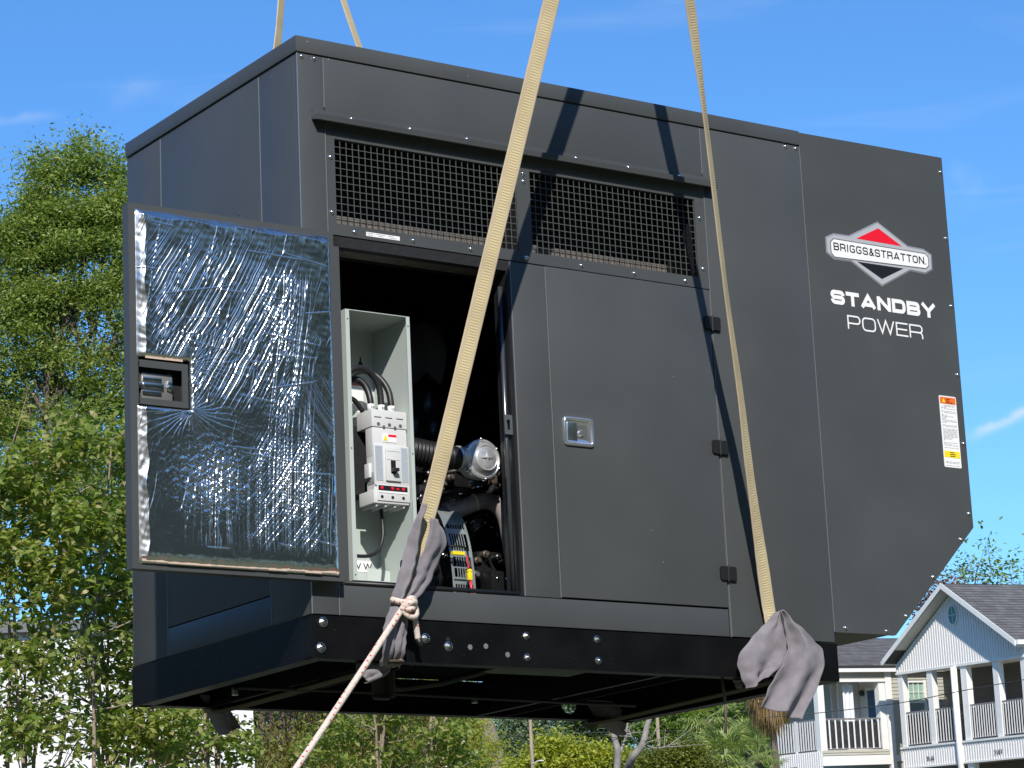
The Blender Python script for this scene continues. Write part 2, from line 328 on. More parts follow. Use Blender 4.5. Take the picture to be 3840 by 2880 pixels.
# bolts: dome head bolts share one mesh
def bolt_mesh(r, m, name):
    mb = Mb(); mb.disc((0, 0, 0), (0, -1, 0), [(r * 1.25, -.001), (r * 1.25, .0008), (r * 1.05, .0012), (r, .003), (r * .8, .0055), (r * .45, .0072), (.0003, .0076)], 18)
    o = mb.build(name, m, smooth=True); me = o.data; bpy.data.objects.remove(o); return me
BM = bolt_mesh(.0075, zinc, 'bolt'); 
def hexmesh():
    mb = Mb(); mb.disc((0, 0, 0), (0, -1, 0), [(.017, 0), (.017, .002), (.0155, .0025), (.0001, .0026)], 22)
    mb.prism([circle(0, 0, .0105, 6)], -.011, -.002); mb.disc((0, -.011, 0), (0, -1, 0), [(.006, 0), (.006, .006), (.0001, .0065)], 10)
    o = mb.build('hex_bolt', zinc); me = o.data; bpy.data.objects.remove(o); return me
HM = hexmesh()
bp_ = [(.124, 1.619), (.123, 1.417), (.213, 1.357), (.456, 1.357), (.70, 1.357), (.946, 1.677), (.946, 1.647), (.946, 1.356), (1.191, 1.356), (1.436, 1.356), (1.678, 1.356), (1.767, 1.617), (1.768, 1.415),
       (.018, 1.975), (.069, 1.975), (2.227, 1.975), (2.280, 1.975), (3.063, 1.99), (3.061, 1.704), (3.058, 1.415), (3.061, 1.126), (3.062, .841), (3.058, .552), (3.001, .444), (2.834, .282), (2.674, .119), (2.566, .055), (2.356, .058)]
for x, z in bp_: link(BM, 'bolt', G, (x, 0, z))
for x in (.213, .457, .702, .946, 1.190, 1.434, 1.679): link(BM, 'bolt', G, (x, -.0048, 1.771))
random.seed(2)
for x, z in ((.037, -.028), (.026, -.114), (.442, -.065), (.534, -.089)):
    o = link(HM, 'hex_bolt', G, (x, -.004, z)); o.rotation_euler = (0, random.uniform(0, 1), 0)
for x, z in ((.862, -.038), (.863, -.114), (1.170, -.037), (1.171, -.114)):
    o = link(HM, 'hex_bolt', G, (x, -.004, z)); o.scale = (.78, .9, .78); o.rotation_euler = (0, random.uniform(0, 1), 0)
for x, z in ((.624, -.088), (.690, -.082), (.780, -.108)): part('plug_cap', Mb().disc((x, -.004, z), (0, -1, 0), [(.0095, 0), (.0095, .001), (.0001, .0011)], 18), mat('dull grey plug', (.16, .17, .17), .5))
part('rail_hole', Mb().disc((.534, -.0042, -.064), (0, -1, 0), [(.007, 0), (.007, .0004), (.0001, .0005)], 14), inner)

edge = mat('bare edge glint', (.34, .36, .36), .35, .5)  # pale strips along the seams: edge glint put into a bare-metal colour
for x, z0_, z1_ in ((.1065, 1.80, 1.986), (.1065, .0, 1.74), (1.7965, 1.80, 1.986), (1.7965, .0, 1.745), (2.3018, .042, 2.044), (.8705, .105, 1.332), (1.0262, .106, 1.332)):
    part('edge_glint_strip', Mb().box(x - .0012, x + .0012, -.0003, .008, z0_, z1_), edge)
part('edge_glint_strip', Mb().box(-.0005, .0014, -.0006, .004, .0, 1.987), edge)
for y, z0_ in ((.276, .0), (1.042, .0)): part('edge_glint_strip', Mb().box(-.0003, .008, y - .0013, y + .0013, z0_, 1.986), edge)
# ---- closed door with paddle latch and hinges
door = panel('door', 1.0285, 1.7865, .1085, 1.3325, -.0035, .0185)
lq = rrect(1.0745, 1.1945, .6725, .7655, .010); lt = part('paddle_latch', Mb().tube([(x, -.0065, z) for x, z in lq + lq[:2]], .0078, 10, cap=False), chrome, door, smooth=True)
lt2 = Mb(); lt2.add([(1.082, -.008, .680), (1.187, -.008, .680), (1.187, -.008, .757), (1.082, -.008, .757), (1.096, -.0042, .694), (1.172, -.0046, .690), (1.176, -.0040, .747), (1.094, -.0044, .743)], [(0, 1, 5, 4), (1, 2, 6, 5), (2, 3, 7, 6), (3, 0, 4, 7), (4, 5, 6, 7)])
part('latch_tray', lt2, chrome, door)
part('latch_paddle', Mb().box(1.086, 1.128, -.009, -.004, .686, .752, b=.002), mat('dark chrome', (.34, .38, .36), .25, .9), door, angle=40)
part('key_cylinder', Mb().disc((1.145, -.004, .714), (0, -1, 0), [(.012, 0), (.011, .006), (.009, .008), (.0001, .0081)], 18).box(1.143, 1.147, -.0130, -.0122, .707, .721), chrome, door, angle=40)
for x, z in ((1.075, .766), (1.194, .766), (1.075, .672), (1.194, .672)):
    part('rivet', Mb().disc((x, -.009, z), (0, -1, 0), [(.0045, 0), (.004, .002), (.0001, .003)], 12), chrome, door, smooth=True)
for z in (1.200, .717, .236):
    h = part('hinge', Mb().prism([rrect(1.754, 1.789, z - .026, z + .026, .008)], -.012, -.0036).prism([rrect(1.795, 1.829, z - .026, z + .026, .008)], -.012, -.0003).tube([(1.792, -.008, z - .029), (1.792, -.008, z + .029)], .0055, 12), mat('hinge black', (.016, .017, .018), .38), angle=35)

# ---- opening: interior
part('opening_head', Mb().box(.112, .868, .004, .04, 1.296, 1.334).box(.112, .868, .04, .05, 1.31, 1.336), inner)
part('jamb_channel', Mb().box(.855, .870, .004, .09, .106, 1.30), mat('jamb paint', (.016, .017, .019), .4))
part('jamb_left', Mb().box(.109, .150, .004, .03, .104, 1.334), paint)
part('gasket', Mb().tube([(.13, .006, .112), (.5, .004, .112), (.845, .004, .112)], .008, 10), rubber, smooth=True)
part('door_stay_rod', Mb().tube([(.842, .030, .125), (.840, .030, .6), (.842, .030, 1.24)], .009, 14), mat('satin rod', (.10, .11, .12), .22, .6), smooth=True)
part('striker_plate', Mb().prism([rrect(.822, .866, .688, .760, .005), rect(.832, .846, .705, .742)], .010, .0125), mat('striker zinc', (.38, .40, .42), .3, .8))
part('bulkhead', Mb().box(.06, 2.2, 1.10, 1.12, .0, 1.9).box(.112, .9, .03, 1.1, .02, .06).box(.2, .9, .75, .77, .06, 1.34), inner)
# quilted foil-faced blanket sagging at the back
cr = random.Random(7)
def sheet(fn, nu, nv, name, m, parent=None, smooth=True, thick=0):
    vs = []; fs = []
    for j in range(nv + 1):
        for i in range(nu + 1): vs.append(fn(i / nu, j / nv))
    for j in range(nv):
        for i in range(nu): a = j * (nu + 1) + i; fs.append([a, a + 1, a + nu + 2, a + nu + 1])
    mb = Mb().add(vs, fs); o = mb.build(name, m, parent, smooth=smooth)
    if thick: md = o.modifiers.new('s', 'SOLIDIFY'); md.thickness = thick; md.offset = 0
    return o
sheet(lambda u, v: (.42 + .5 * u, .55 + .03 * math.sin(9 * u) - .05 * math.sin(3.1 * v), 1.24 - (.20 + .04 * abs(math.sin(7 * u)) ** .6) * v + .01 * math.sin(23 * u)), 30, 10, 'sound_blanket', mat('charcoal blanket', (.09, .09, .105), .9), G, thick=.004)
sheet(lambda u, v: (.42 + .55 * u, .60 + .01 * math.sin(40 * u + 9 * v) * math.sin(17 * v), .98 - .5 * v), 40, 20, 'black_foil_curtain', mat('black foil', (.015, .015, .018), .3), G)
# engine
eng = part('engine_block', Mb().box(.70, 1.30, .40, .80, .06, .58, b=.03).box(.90, 1.4, .34, .5, .10, .33, b=.02).box(.80, 1.2, .36, .6, .56, .66, b=.03).box(.60, .95, .42, .7, .58, .64, b=.02), blackg, angle=40)
part('rocker_cover', Mb().box(.66, .88, .34, .46, .485, .525, b=.015).tube([(.66, .36, .50), (.72, .36, .532), (.80, .36, .536), (.86, .36, .52)], .012, 8), mat('glossy crinkled foil', (.5, .5, .52), .18, 1, bump=.8, bscale=90), eng, angle=50)
part('engine_foot', Mb().box(.88, .965, .22, .30, .13, .235, b=.012), blackg, eng, angle=40)
for x in (.905, .945): part('foot_bolt', Mb().disc((x, .22, .205), (0, -1, 0), [(.007, 0), (.006, .004), (.0001, .005)], 12), zinc, eng, smooth=True)
er = random.Random(11)
mb = Mb()
for i in range(90):
    x = er.uniform(.66, 1.05); y = er.uniform(.28, .40); z = er.uniform(.12, .66)
    if .22 < z < .62 and x < .80: y += .08
    mb = Mb()
    if er.random() < .5: mb.box(x, x + er.uniform(.015, .06), y, y + .05, z, z + er.uniform(.012, .04), b=.004)
    else: mb.disc((x, y, z), (0, -1, 0), [(.014, -.03), (.014, 0), (.009, .004), (.009, .012), (.0001, .013)], 10)
    part('engine_fitting', mb, (blackg, blackg, mat('dull casting', (.16, .16, .16), .4, .4), blackg, mat('brown casting', (.07, .055, .045), .5))[i % 5], eng, angle=40)
mb = Mb()
for i in range(34):
    x = er.uniform(.64, 1.0); z = er.uniform(.28, .64); part('engine_bolt', Mb().disc((x, .30, z), (er.uniform(-.4, .4), -1, er.uniform(-.2, .5)), [(.006, -.02), (.006, 0), (.004, .004), (.0001, .005)], 8), zinc, eng)
mb = Mb()
for i in range(7):
    x = er.uniform(.64, .8); z = er.uniform(.45, .6); mb = Mb().tube([(x, .33, z), (x + .08, .27, z + er.uniform(-.04, .04)), (x + .2, .30, z + er.uniform(-.05, .08)), (x + .3, .36, z + er.uniform(-.1, .1))], er.uniform(.005, .010), 7); part('engine_wire', mb, rubber, eng, smooth=True)
pp = [(.69, .32, .425), (.75, .30, .447), (.81, .28, .468), (.855, .26, .488), (.89, .25, .494), (.925, .245, .485), (.95, .24, .46), (.965, .235, .42), (.972, .23, .36), (.976, .22, .28), (.98, .21, .20), (.985, .2, .12)]
def smoothpath(p, k=4):
    out = []; p = [Vector(a) for a in p]
    for i in range(len(p) - 1):
        a, b, c, d = p[max(i - 1, 0)], p[i], p[i + 1], p[min(i + 2, len(p) - 1)]
        for j in range(k):
            t = j / k; out.append(.5 * ((2 * b) + (c - a) * t + (2 * a - 5 * b + 4 * c - d) * t * t + (3 * b - a - 3 * c + d) * t ** 3))
    return out + [p[-1]]
pipe = part('coolant_pipe', Mb().tube(smoothpath(pp), .030, 16), pipe_m, smooth=True)
part('hose_clamp', Mb().tube([(.845, .262, .487), (.853, .260, .489)], .0325, 18), mat('cream clamp', (.6, .58, .48), .4), pipe, smooth=True)
part('hose_clamp', Mb().tube([(.735, .305, .440), (.746, .302, .445)], .037, 18), mat('maroon clamp', (.25, .13, .13), .4), pipe, smooth=True)
part('hose_clamp', Mb().tube([(.752, .300, .448), (.760, .298, .451)], .038, 18), mat('mauve clamp', (.42, .36, .38), .4), pipe, smooth=True)
# corrugated intake hose and round compressor housing
pts = []; rs = []
for i in range(61):
    t = i / 60; pts.append((.42 + .235 * t, .14, .633 - .022 * t)); rs.append(.046 + .005 * math.sin(i * math.pi / 2.0 * 1.0))
part('corrugated_hose', Mb().tube(pts, rs, 18), rubber, smooth=True)
part('hose_coupling', Mb().tube([(.648, .14, .612), (.700, .14, .616)], .042, 20), rubber, smooth=True)
part('coupling_clamp', Mb().tube([(.697, .14, .616), (.710, .14, .617)], .044, 20), steel, smooth=True)
cx, cy, cz = .790, .10, .613
comp = part('compressor_housing', Mb().disc((cx, cy + .05, cz), (0, -1, 0), [(.058, -.04), (.070, .0), (.073, .03), (.073, .043), (.066, .047), (.060, .044), (.050, .058), (.047, .064), (.045, .066), (.043, .063), (.038, .0655), (.0001, .066)], 40).tube([(.706, .14, .617), (.76, .14, .620)], .040, 20), steel, angle=50)
st = []
for i in range(8): a = R(45 * i + 4); r = .030 if i % 2 == 0 else .0085; st.append((cx + r * math.cos(a), cz + r * math.sin(a)))
part('star_emboss', Mb().add([(cx, cy - .0265, cz)] + [(x, cy - .0165, z) for x, z in st], [(0, 1 + i, 1 + (i + 1) % 8) for i in range(8)]), steel, comp)
for i in range(6):
    a = R(60 * i + 35); part('flange_bolt', Mb().disc((cx + .073 * math.cos(a), cy + .02, cz + .073 * math.sin(a)), (0, -1, 0), [(.008, 0), (.008, .012), (.004, .017), (.0001, .018)], 10), zinc, comp, angle=40)
# alternator with slotted galvanised band
alt = part('alternator', Mb().tube([(.455, .50, .17), (.675, .50, .17)], [.25, .25], 40), blackg, angle=50)
mb = Mb()
for z in (.115, .165, .215, .265): mb.box(.59, .672, .22 + .02, .30, z, z + .006)
part('alternator_fins', mb, blackg, alt)
NS = 26; def_arc = lambda th, r=0: (.305 - (.135 + r) * math.cos(th), .13 + (.335 + r) * math.sin(th))
mb = Mb(); x0, x1 = .680, .776; 
th = [R(-12 + 117 * i / NS) for i in range(NS + 1)]
for i in range(NS):
    rows = [(x0, x1)]
    u = i / NS
    if 0.02 < u < .52:                      # slotted rows: thin bars between long hexagonal slots
        ph = (i % 4); off = 0 if (i // 4) % 2 == 0 else .5
        if ph in (1, 2, 3): rows = [(x0, x0 + .011)] + [(x0 + .011 + .0105 * (k + off) + (0.0072 if True else 0), x0 + .011 + .0105 * (k + off) + .0105) for k in range(6)] + [(x1 - .010, x1)]
    for a, b in rows:
        if a >= x1 - .004: continue
        b = min(b, x1)
        ya, za = def_arc(th[i]); yb, zb = def_arc(th[i + 1]); yc, zc = def_arc(th[i], -.0015); yd, zd = def_arc(th[i + 1], -.0015)
        mb.add([(a, ya, za), (b, ya, za), (b, yb, zb), (a, yb, zb), (a, yc, zc), (b, yc, zc), (b, yd, zd), (a, yd, zd)], [(0, 1, 2, 3), (4, 7, 6, 5), (0, 4, 5, 1), (1, 5, 6, 2), (2, 6, 7, 3), (3, 7, 4, 0)])
part('slotted_band', mb, galv, alt)
part('battery_clip', Mb().box(.662, .712, .135, .150, .264, .276), yellow, alt)
part('clip_cord', Mb().tube(smoothpath([(.60, .16, .295), (.68, .13, .293), (.715, .13, .285), (.722, .13, .25), (.724, .12, .215)]), .004, 8), rubber, alt, smooth=True)
part('clip_cord_red', Mb().tube(smoothpath([(.714, .127, .262), (.717, .127, .235), (.719, .125, .215)]), .003, 8), mat('red wire', (.7, .03, .04), .4), alt, smooth=True)
part('clip_cord_red', Mb().tube([(.724, .125, .170), (.727, .125, .14), (.730, .125, .105)], .0052, 8), mat('red wire', (.7, .03, .04), .4), alt, smooth=True)
part('yellow_connector', Mb().box(.712, .730, .118, .132, .172, .200, b=.003).disc((.721, .125, .205), (0, -1, 0), [(.008, -.006), (.008, .006), (.0001, .008)], 12), yellow, alt, angle=40)
part('id_tag', Mb().box(.66, .716, .128, .131, .214, .219), galv, alt)

# ---- light grey breaker cabinet
X0, X1, YF, YB, Z0, Z1 = .177, .441, .020, .270, .126, 1.080
cab = Mb(); t_ = .0025
cab.box(X0, X0 + t_, YF, YB, Z0, Z1).box(X1 - t_, X1, YF + t_, .18, Z0, Z1).box(X0 + t_, X1 - t_, YB - t_, YB, Z0, Z1).box(X0 + t_, X1 - t_, YF, YB - t_, Z1 - t_, Z1).box(X0 + t_, X1 - t_, YF, YB - t_, Z0, Z0 + t_)
cab.box(X0 + t_, X0 + .016, YF, YF + t_, Z0 + t_, Z1 - t_).box(X1 - .014, X1, YF, YF + t_, Z0 + t_, Z1 - t_)
cab = Mb(); 
cab.box(X0, X0 + t_, YF, YB, Z0, Z1).box(X0 + t_, X1 - t_, YB - t_, YB, Z0, Z1).box(X0 + t_, X1 - t_, YF, YB - t_, Z1 - t_, Z1).box(X0 + t_, X1 - t_, YF, YB - t_, Z0, Z0 + t_)
cab.box(X0 + t_, X0 + .016, YF, YF + t_, Z0 + t_, Z1 - t_).box(X1 - .014, X1 - t_, YF, YF + t_, Z0 + t_, Z1 - t_)
cab.prism([[(YF, Z0), (YB, Z0), (YB, Z1), (YF, Z1)], [(.125 + .016 * math.cos(2 * math.pi * i / 18), .205 + .024 * math.sin(2 * math.pi * i / 18)) for i in range(18)]], X1 - t_, X1, ax='x')
cabo = part('breaker_cabinet', cab, cabgrey)
part('inner_gusset', Mb().add([(X1 - .004, .20, .13), (X1 - .004, .262, .13), (X1 - .06, .262, .13), (X1 - .06, .262, .22), (X1 - .004, .20, .20)], [(0, 1, 2), (0, 2, 3, 4)]), cabgrey, cabo)
for x, z in ((.1855, 1.045), (.434, 1.045), (.1855, .585), (.434, .585), (.1855, .145), (.31, .29)):
    part('screw_hole', Mb().disc((x, YF - .0002, z), (0, -1, 0), [(.0028, 0), (.0028, .0003), (.0001, .0004)], 10), inner, cabo)
part('keyhole_slot', Mb().disc((.385, YB - t_ - .0003, .960), (0, -1, 0), [(.009, 0), (.009, .0006), (.0001, .0007)], 14).box(.382, .388, YB - .0035, YB - .003, .962, .985), inner, cabo)
lab = part('danger_label', Mb().box(.335, .392, YB - .0035, YB - .003, .78, .905), white, cabo)
part('cable_chase', Mb().box(.205, .335, .155, .262, .455, .70), inner, cabo)
# breaker
BX0, BX1, BY = .289, .433, .050
brk = Mb(); brk.box(BX0, BX1, BY, .15, .678, .740, b=.003).box(BX0 + .003, BX1 - .001, BY + .004, .10, .575, .70, b=.003).box(BX0 - .004 + .008, BX1 + .002, BY - .002, .10, .47, .615, b=.003)
brk.box(BX0 + .004, BX1, BY + .002, .10, .47, .52, b=.003).box(BX0, BX1, BY + .002, .15, .408, .455, b=.003).box(BX0 - .006, BX0 + .01, .07, .10, .50, .55, b=.002).box(BX0 + .004, BX1, BY + .004, .10, .44, .48)
for k in range(4): brk.box(BX0 + .012 + .037 * k, BX0 + .018 + .037 * k, BY + .01, .15, .398, .409)
BR = part('circuit_breaker', brk, brkgrey, angle=40)
for x in (.316, .361, .406): part('terminal_hole', Mb().disc((x, BY - .0002, .688), (0, -1, 0), [(.0065, 0), (.0065, .0006), (.0001, .0007)], 14), mat('shadow plastic', (.10, .10, .11), .6), BR)
for x in (.338, .384): part('terminal_hole', Mb().disc((x, BY - .0002, .680), (0, -1, 0), [(.005, 0), (.005, .0006), (.0001, .0007)], 14), mat('shadow plastic', (.10, .10, .11), .6), BR)
for x in (.300, .345, .390): part('vent_slot', Mb().box(x, x + .028, BY - .0008, BY, .711, .714), blk, BR)
part('warning_sticker', Mb().box(.333, .389, BY + .002, BY + .0035, .627, .656), white, BR)
part('red_band', Mb().box(.356, .389, BY + .0012, BY + .0019, .646, .6545), red, BR)
part('yellow_triangle', Mb().prism([[(.335, .632), (.353, .632), (.344, .652)]], BY + .0010, BY + .0019), yellow, BR)
for x0, x1 in ((.297, .327), (.403, .431)):
    part('spec_label', Mb().box(x0, x1, BY - .0032, BY - .0022, .487, .610), lblue, BR)
    mb = Mb(); er2 = random.Random(int(x0 * 1000))
    for k in range(17):
        zz = .605 - .0068 * k; xx = x0 + .003
        while xx < x1 - .006:
            wd = er2.uniform(.002, .008); mb.box(xx, min(xx + wd, x1 - .002), BY - .0038, BY - .0033, zz - .0026, zz); xx += wd + .002
    part('fine_print', mb, greyp, BR)
part('switch_plate', Mb().box(.336, .396, BY - .010, BY - .002, .487, .607, b=.003).box(.338, .394, BY - .0112, BY - .0100, .592, .594).box(.338, .394, BY - .0112, BY - .010, .562, .564), brkgrey, BR, angle=40)
part('switch_slot', Mb().box(.355, .375, BY - .0108, BY - .0100, .513, .560), blk, BR)
part('switch_handle', Mb().box(.355, .376, BY - .034, BY - .0110, .518, .530, b=.003), blk, BR, angle=40)
part('trip_window', Mb().box(.306, .424, BY - .0038, BY - .0022, .452, .470), blk, BR)
part('trip_face', Mb().box(.302, .434, BY - .0021, BY + .004, .4165, .4765, b=.002), brkgrey, BR, angle=40)
part('trip_strip', Mb().box(.306, .424, BY - .0036, BY - .0023, .4445, .4515), white, BR)
for x in (.320, .363, .407):
    part('trip_dial', Mb().disc((x, BY - .0038, .4615), (0, -1, 0), [(.0062, 0), (.0055, .0015), (.0001, .002)], 12), red, BR)
    part('pole_hole', Mb().disc((x, BY - .0022, .430), (0, -1, 0), [(.006, 0), (.006, .0005), (.0001, .0006)], 12), inner, BR)
part('trip_mark', Mb().box(.378, .390, BY - .0044, BY - .0039, .458, .464), red, BR)
# cables
cm = mat('black cable jacket', (.018, .018, .019), .42)
wires = [
    [(.318, .10, .735), (.318, .10, .78), (.314, .11, .82), (.30, .12, .85), (.275, .13, .862), (.25, .13, .845), (.225, .13, .80), (.215, .13, .74), (.212, .13, .62)],
    [(.361, .10, .735), (.361, .10, .78), (.355, .10, .835), (.330, .10, .875), (.29, .10, .895), (.245, .10, .885), (.208, .10, .84), (.197, .10, .78), (.20, .10, .70), (.21, .10, .55), (.21, .11, .45)],
    [(.402, .10, .735), (.402, .10, .78), (.398, .11, .83), (.378, .13, .875), (.345, .15, .90), (.31, .16, .90), (.27, .16, .87), (.235, .16, .80), (.23, .17, .70)],
    [(.335, .18, .76), (.30, .18, .80), (.25, .17, .80), (.22, .16, .77)]]
for k, wpts in enumerate(wires):
    c = part('power_cable', Mb().tube(smoothpath(wpts), .0118 if k < 3 else .009, 12), cm, smooth=True)
    if k < 3: part('cable_marker', Mb().tube([Vector(wpts[0]) + Vector((0, 0, .012)), Vector(wpts[0]) + Vector((0, 0, .034))], .0128, 14), white, c, smooth=True)
part('power_cable', Mb().tube(smoothpath([(.352, .11, .41), (.356, .11, .36), (.35, .10, .30), (.325, .09, .25), (.285, .08, .227), (.24, .08, .222), (.19, .08, .225)]), .0065, 10), cm, smooth=True)
vw = part('phase_sticker', Mb().box(.342, .400, YB - .0037, YB - .003, .205, .245), white, cabo)
txt = {}
def text_obj(name, s, size, T, m, parent, ext=.0005, xs=1.0):
    cu = bpy.data.curves.new(name, 'FONT'); cu.body = s; cu.size = size; cu.extrude = ext; cu.align_x = 'CENTER'; cu.resolution_u = 3
    o = bpy.data.objects.new(name, cu); C.objects.link(o); dg = bpy.context.evaluated_depsgraph_get(); me = bpy.data.meshes.new_from_object(o.evaluated_get(dg)); bpy.data.objects.remove(o)
    me.transform(Matrix.Diagonal((xs, 1, 1, 1))); me.transform(T); me.materials.clear(); me.materials.append(m); return link(me, name, parent)
RX = Matrix.Rotation(R(90), 4, 'X')
text_obj('phase_letters', 'V W', .034, Matrix.Translation((.371, YB - .0045, .2125)) @ RX, blk, vw)
text_obj('danger_text', 'DANGER', .011, Matrix.Translation((.363, YB - .005, .885)) @ RX, blk, lab)
part('danger_band', Mb().box(.337, .390, YB - .0042, YB - .0036, .878, .903), mat('dull red print', (.42, .06, .03), .5), lab)
for ch_, x in (('A A', .318), ('B B', .361), ('C C', .402)): text_obj('cable_letters', ch_, .011, Matrix.Translation((x, .0862, .754)) @ RX, blk, BR, xs=.8)
# ---- stroke lettering
def rounded(pts, rad, closed):
    out = []; n = len(pts)
    for i, p in enumerate(pts):
        r = p[2] if len(p) > 2 else rad; P = Vector(p[:2])
        if (not closed and i in (0, n - 1)) or r <= 0: out.append(P); continue
        A = Vector(pts[(i - 1) % n][:2]); B = Vector(pts[(i + 1) % n][:2]); da = (A - P); db = (B - P); k = min(r, da.length * (1 if not closed and i == 1 else .5), db.length * (1 if not closed and i == n - 2 else .5)); w_ = math.sin(max(.05, da.angle(db)) / 2)
        a = P + da.normalized() * k; b = P + db.normalized() * k
        for j in range(7): t = j / 6; out.append(((1 - t) ** 2 * a + 2 * t * (1 - t) * w_ * P + t * t * b) / ((1 - t) ** 2 + 2 * t * (1 - t) * w_ + t * t))
    res = [out[0]]
    for q in out[1:]:
        if (q - res[-1]).length > 1e-5: res.append(q)
    if closed and (res[0] - res[-1]).length < 1e-5: res.pop()
    return res
def ribbon(mb, pts, hw, closed, y, th, rad):
    p = rounded(pts, rad, closed); n = len(p); ls = []; rs_ = []
    for i in range(n):
        a = p[(i - 1) % n] if (closed or i) else None; b = p[(i + 1) % n] if (closed or i < n - 1) else None
        d1 = (p[i] - a).normalized() if a is not None else None; d2 = (b - p[i]).normalized() if b is not None else None
        if d1 is None: d1 = d2
        if d2 is None: d2 = d1
        n1 = Vector((-d1.y, d1.x)); n2 = Vector((-d2.y, d2.x)); m = (n1 + n2); 
        m = m.normalized() if m.length > 1e-6 else n1; s = hw / max(.35, m.dot(n1)); ls.append(p[i] + m * s); rs_.append(p[i] - m * s)
    vs = [(q.x, y, q.y) for q in ls] + [(q.x, y, q.y) for q in rs_] + [(q.x, y + th, q.y) for q in ls] + [(q.x, y + th, q.y) for q in rs_]
    fs = []; rng = range(n if closed else n - 1)
    for i in rng:
        j = (i + 1) % n; fs += [[i, j, n + j, n + i], [2 * n + i, 3 * n + i, 3 * n + j, 2 * n + j], [i, 2 * n + i, 2 * n + j, j], [n + i, n + j, 3 * n + j, 3 * n + i]]
    mb.add(vs, fs)
def glyph(mb, ch, x, z, W, H, hw, y, th):
    l, r, b, t = hw, W - hw, hw, H - hw; m = H / 2; c = W / 2; q = min(W, H) * .26; 
    S_ = {
        'S': [([(r, t - H * .22), (r, t), (l, t), (l, m), (r, m), (r, b), (l, b), (l, b + H * .22)], 0, q)],
        'T': [([(0, t), (W, t)], 0, 0), ([(c, t - hw), (c, 0)], 0, 0)],
        'A': [([(hw * .9, H * .05), (c, H - hw * .9), (W - hw * .9, H * .05)], 0, 0), ([(W * .24, H * .27), (W * .76, H * .27)], 0, 0)],
        'N': [([(l, 0), (l, H)], 0, 0), ([(r, 0), (r, H)], 0, 0), ([(l, H - hw * .6), (r, hw * .6)], 0, 0)],
        'D': [([(l, b, 0), (l, t, 0), (r, t), (r, b)], 1, q)],
        'B': [([(l, m, 0), (l, t, 0), (r - W * .03, t), (r - W * .03, m)], 1, q * 1.2), ([(l, b, 0), (l, m, 0), (r, m), (r, b)], 1, q * 1.2)],
        'Y': [([(hw * .7, H), (c, m * .95), (W - hw * .7, H)], 0, 0), ([(c, m * 1.05), (c, 0)], 0, 0)],
        'P': [([(l, m * .85, 0), (l, t, 0), (r, t), (r, m * .85)], 1, q), ([(l, m), (l, 0)], 0, 0)],
        'O': [([(l, b), (l, t), (r, t), (r, b)], 1, q * 1.1)],
        'W': [([(hw * .7, H), (W * .27, hw), (c, H - hw), (W * .73, hw), (W - hw * .7, H)], 0, 0)],
        'E': [([(W, t), (l, t), (l, b), (W, b)], 0, 0), ([(l, m), (W * .94, m)], 0, 0)],
        'R': [([(l, m * .88, 0), (l, t, 0), (r, t), (r, m * .88)], 1, q), ([(l, m), (l, 0)], 0, 0), ([(r - W * .14, m * .88), (r, m * .6), (r, 0)], 0, q * .4)],
        'G': [([(r, t - H * .14), (r, t), (l, t), (l, b), (r, b), (r, m), (c, m)], 0, q)],
        'I': [([(c, 0), (c, H)], 0, 0)],
        '&': [([(W, 0), (W * .26, t - H * .22), (W * .34, t), (W * .62, t), (W * .66, t - H * .22), (l, m * .62), (l, b), (W * .58, b), (W * .92, m * .95)], 0, H * .10)],
        '.': [([(l, 0), (l, 2 * hw)], 0, 0)]}
    for k, (pts, cl, rad) in enumerate(S_[ch]):
        ribbon(mb, [tuple([p[0] + x, p[1] + z] + list(p[2:])) for p in pts], hw, bool(cl), y - .00012 * k, th, rad)
def word(s, x0, x1, z0, H, hw, y, widths=None, gap=.12, th=.0006):
    ws = [(widths or {}).get(ch, 1.0) for ch in s]; tot = sum(ws) + gap * (len(s) - 1); k = (x1 - x0) / tot; mb = Mb(); x = x0
    for ch, wd in zip(s, ws): glyph(mb, ch, x, z0, wd * k, H, hw, y, th); x += (wd + gap) * k
    return mb
hood = bpy.data.objects['hood_side_panel']
part('standby_lettering', word('STANDBY', 2.408, 2.969, 1.352, .058, .0081, -.0014, {'T': .95, 'A': 1.12, 'Y': 1.08}, .10), white, hood)
part('power_lettering', word('POWER', 2.486, 2.888, 1.257, .057, .0032, -.0014, {'W': 1.25, 'E': .88, 'P': .95}, .12), white, hood)
# emblem
outl = [(2.6885, 1.727), (2.845, 1.645), (2.930, 1.643), (2.974, 1.624), (2.972, 1.558), (2.930, 1.535), (2.847, 1.538), (2.6865, 1.453), (2.529, 1.537), (2.441, 1.535), (2.401, 1.559), (2.402, 1.625), (2.446, 1.646), (2.529, 1.648)]
def shrink(l, d):
    n = len(l); out = []
    for i in range(n):
        a, p, b = Vector(l[i - 1]), Vector(l[i]), Vector(l[(i + 1) % n]); n1 = (p - a).normalized(); n2 = (b - p).normalized(); n1 = Vector((n1.y, -n1.x)); n2 = Vector((n2.y, -n2.x)); m = (n1 + n2).normalized(); out.append(tuple(p + m * d / m.dot(n1)))
    return out
em = Mb(); inn_ = shrink(outl, .007); n = len(outl)
em.add([(x, -.0006, z) for x, z in outl] + [(x, -.0022, z) for x, z in inn_], [[i, (i + 1) % n, n + (i + 1) % n, n + i] for i in range(n)])
part('emblem_bevel', em, mat('emblem edge', (.30, .31, .33), .4, .3), hood)
em = Mb().prism([inn_], -.0024, -.0003); part('emblem_plate', em, silver, hood)
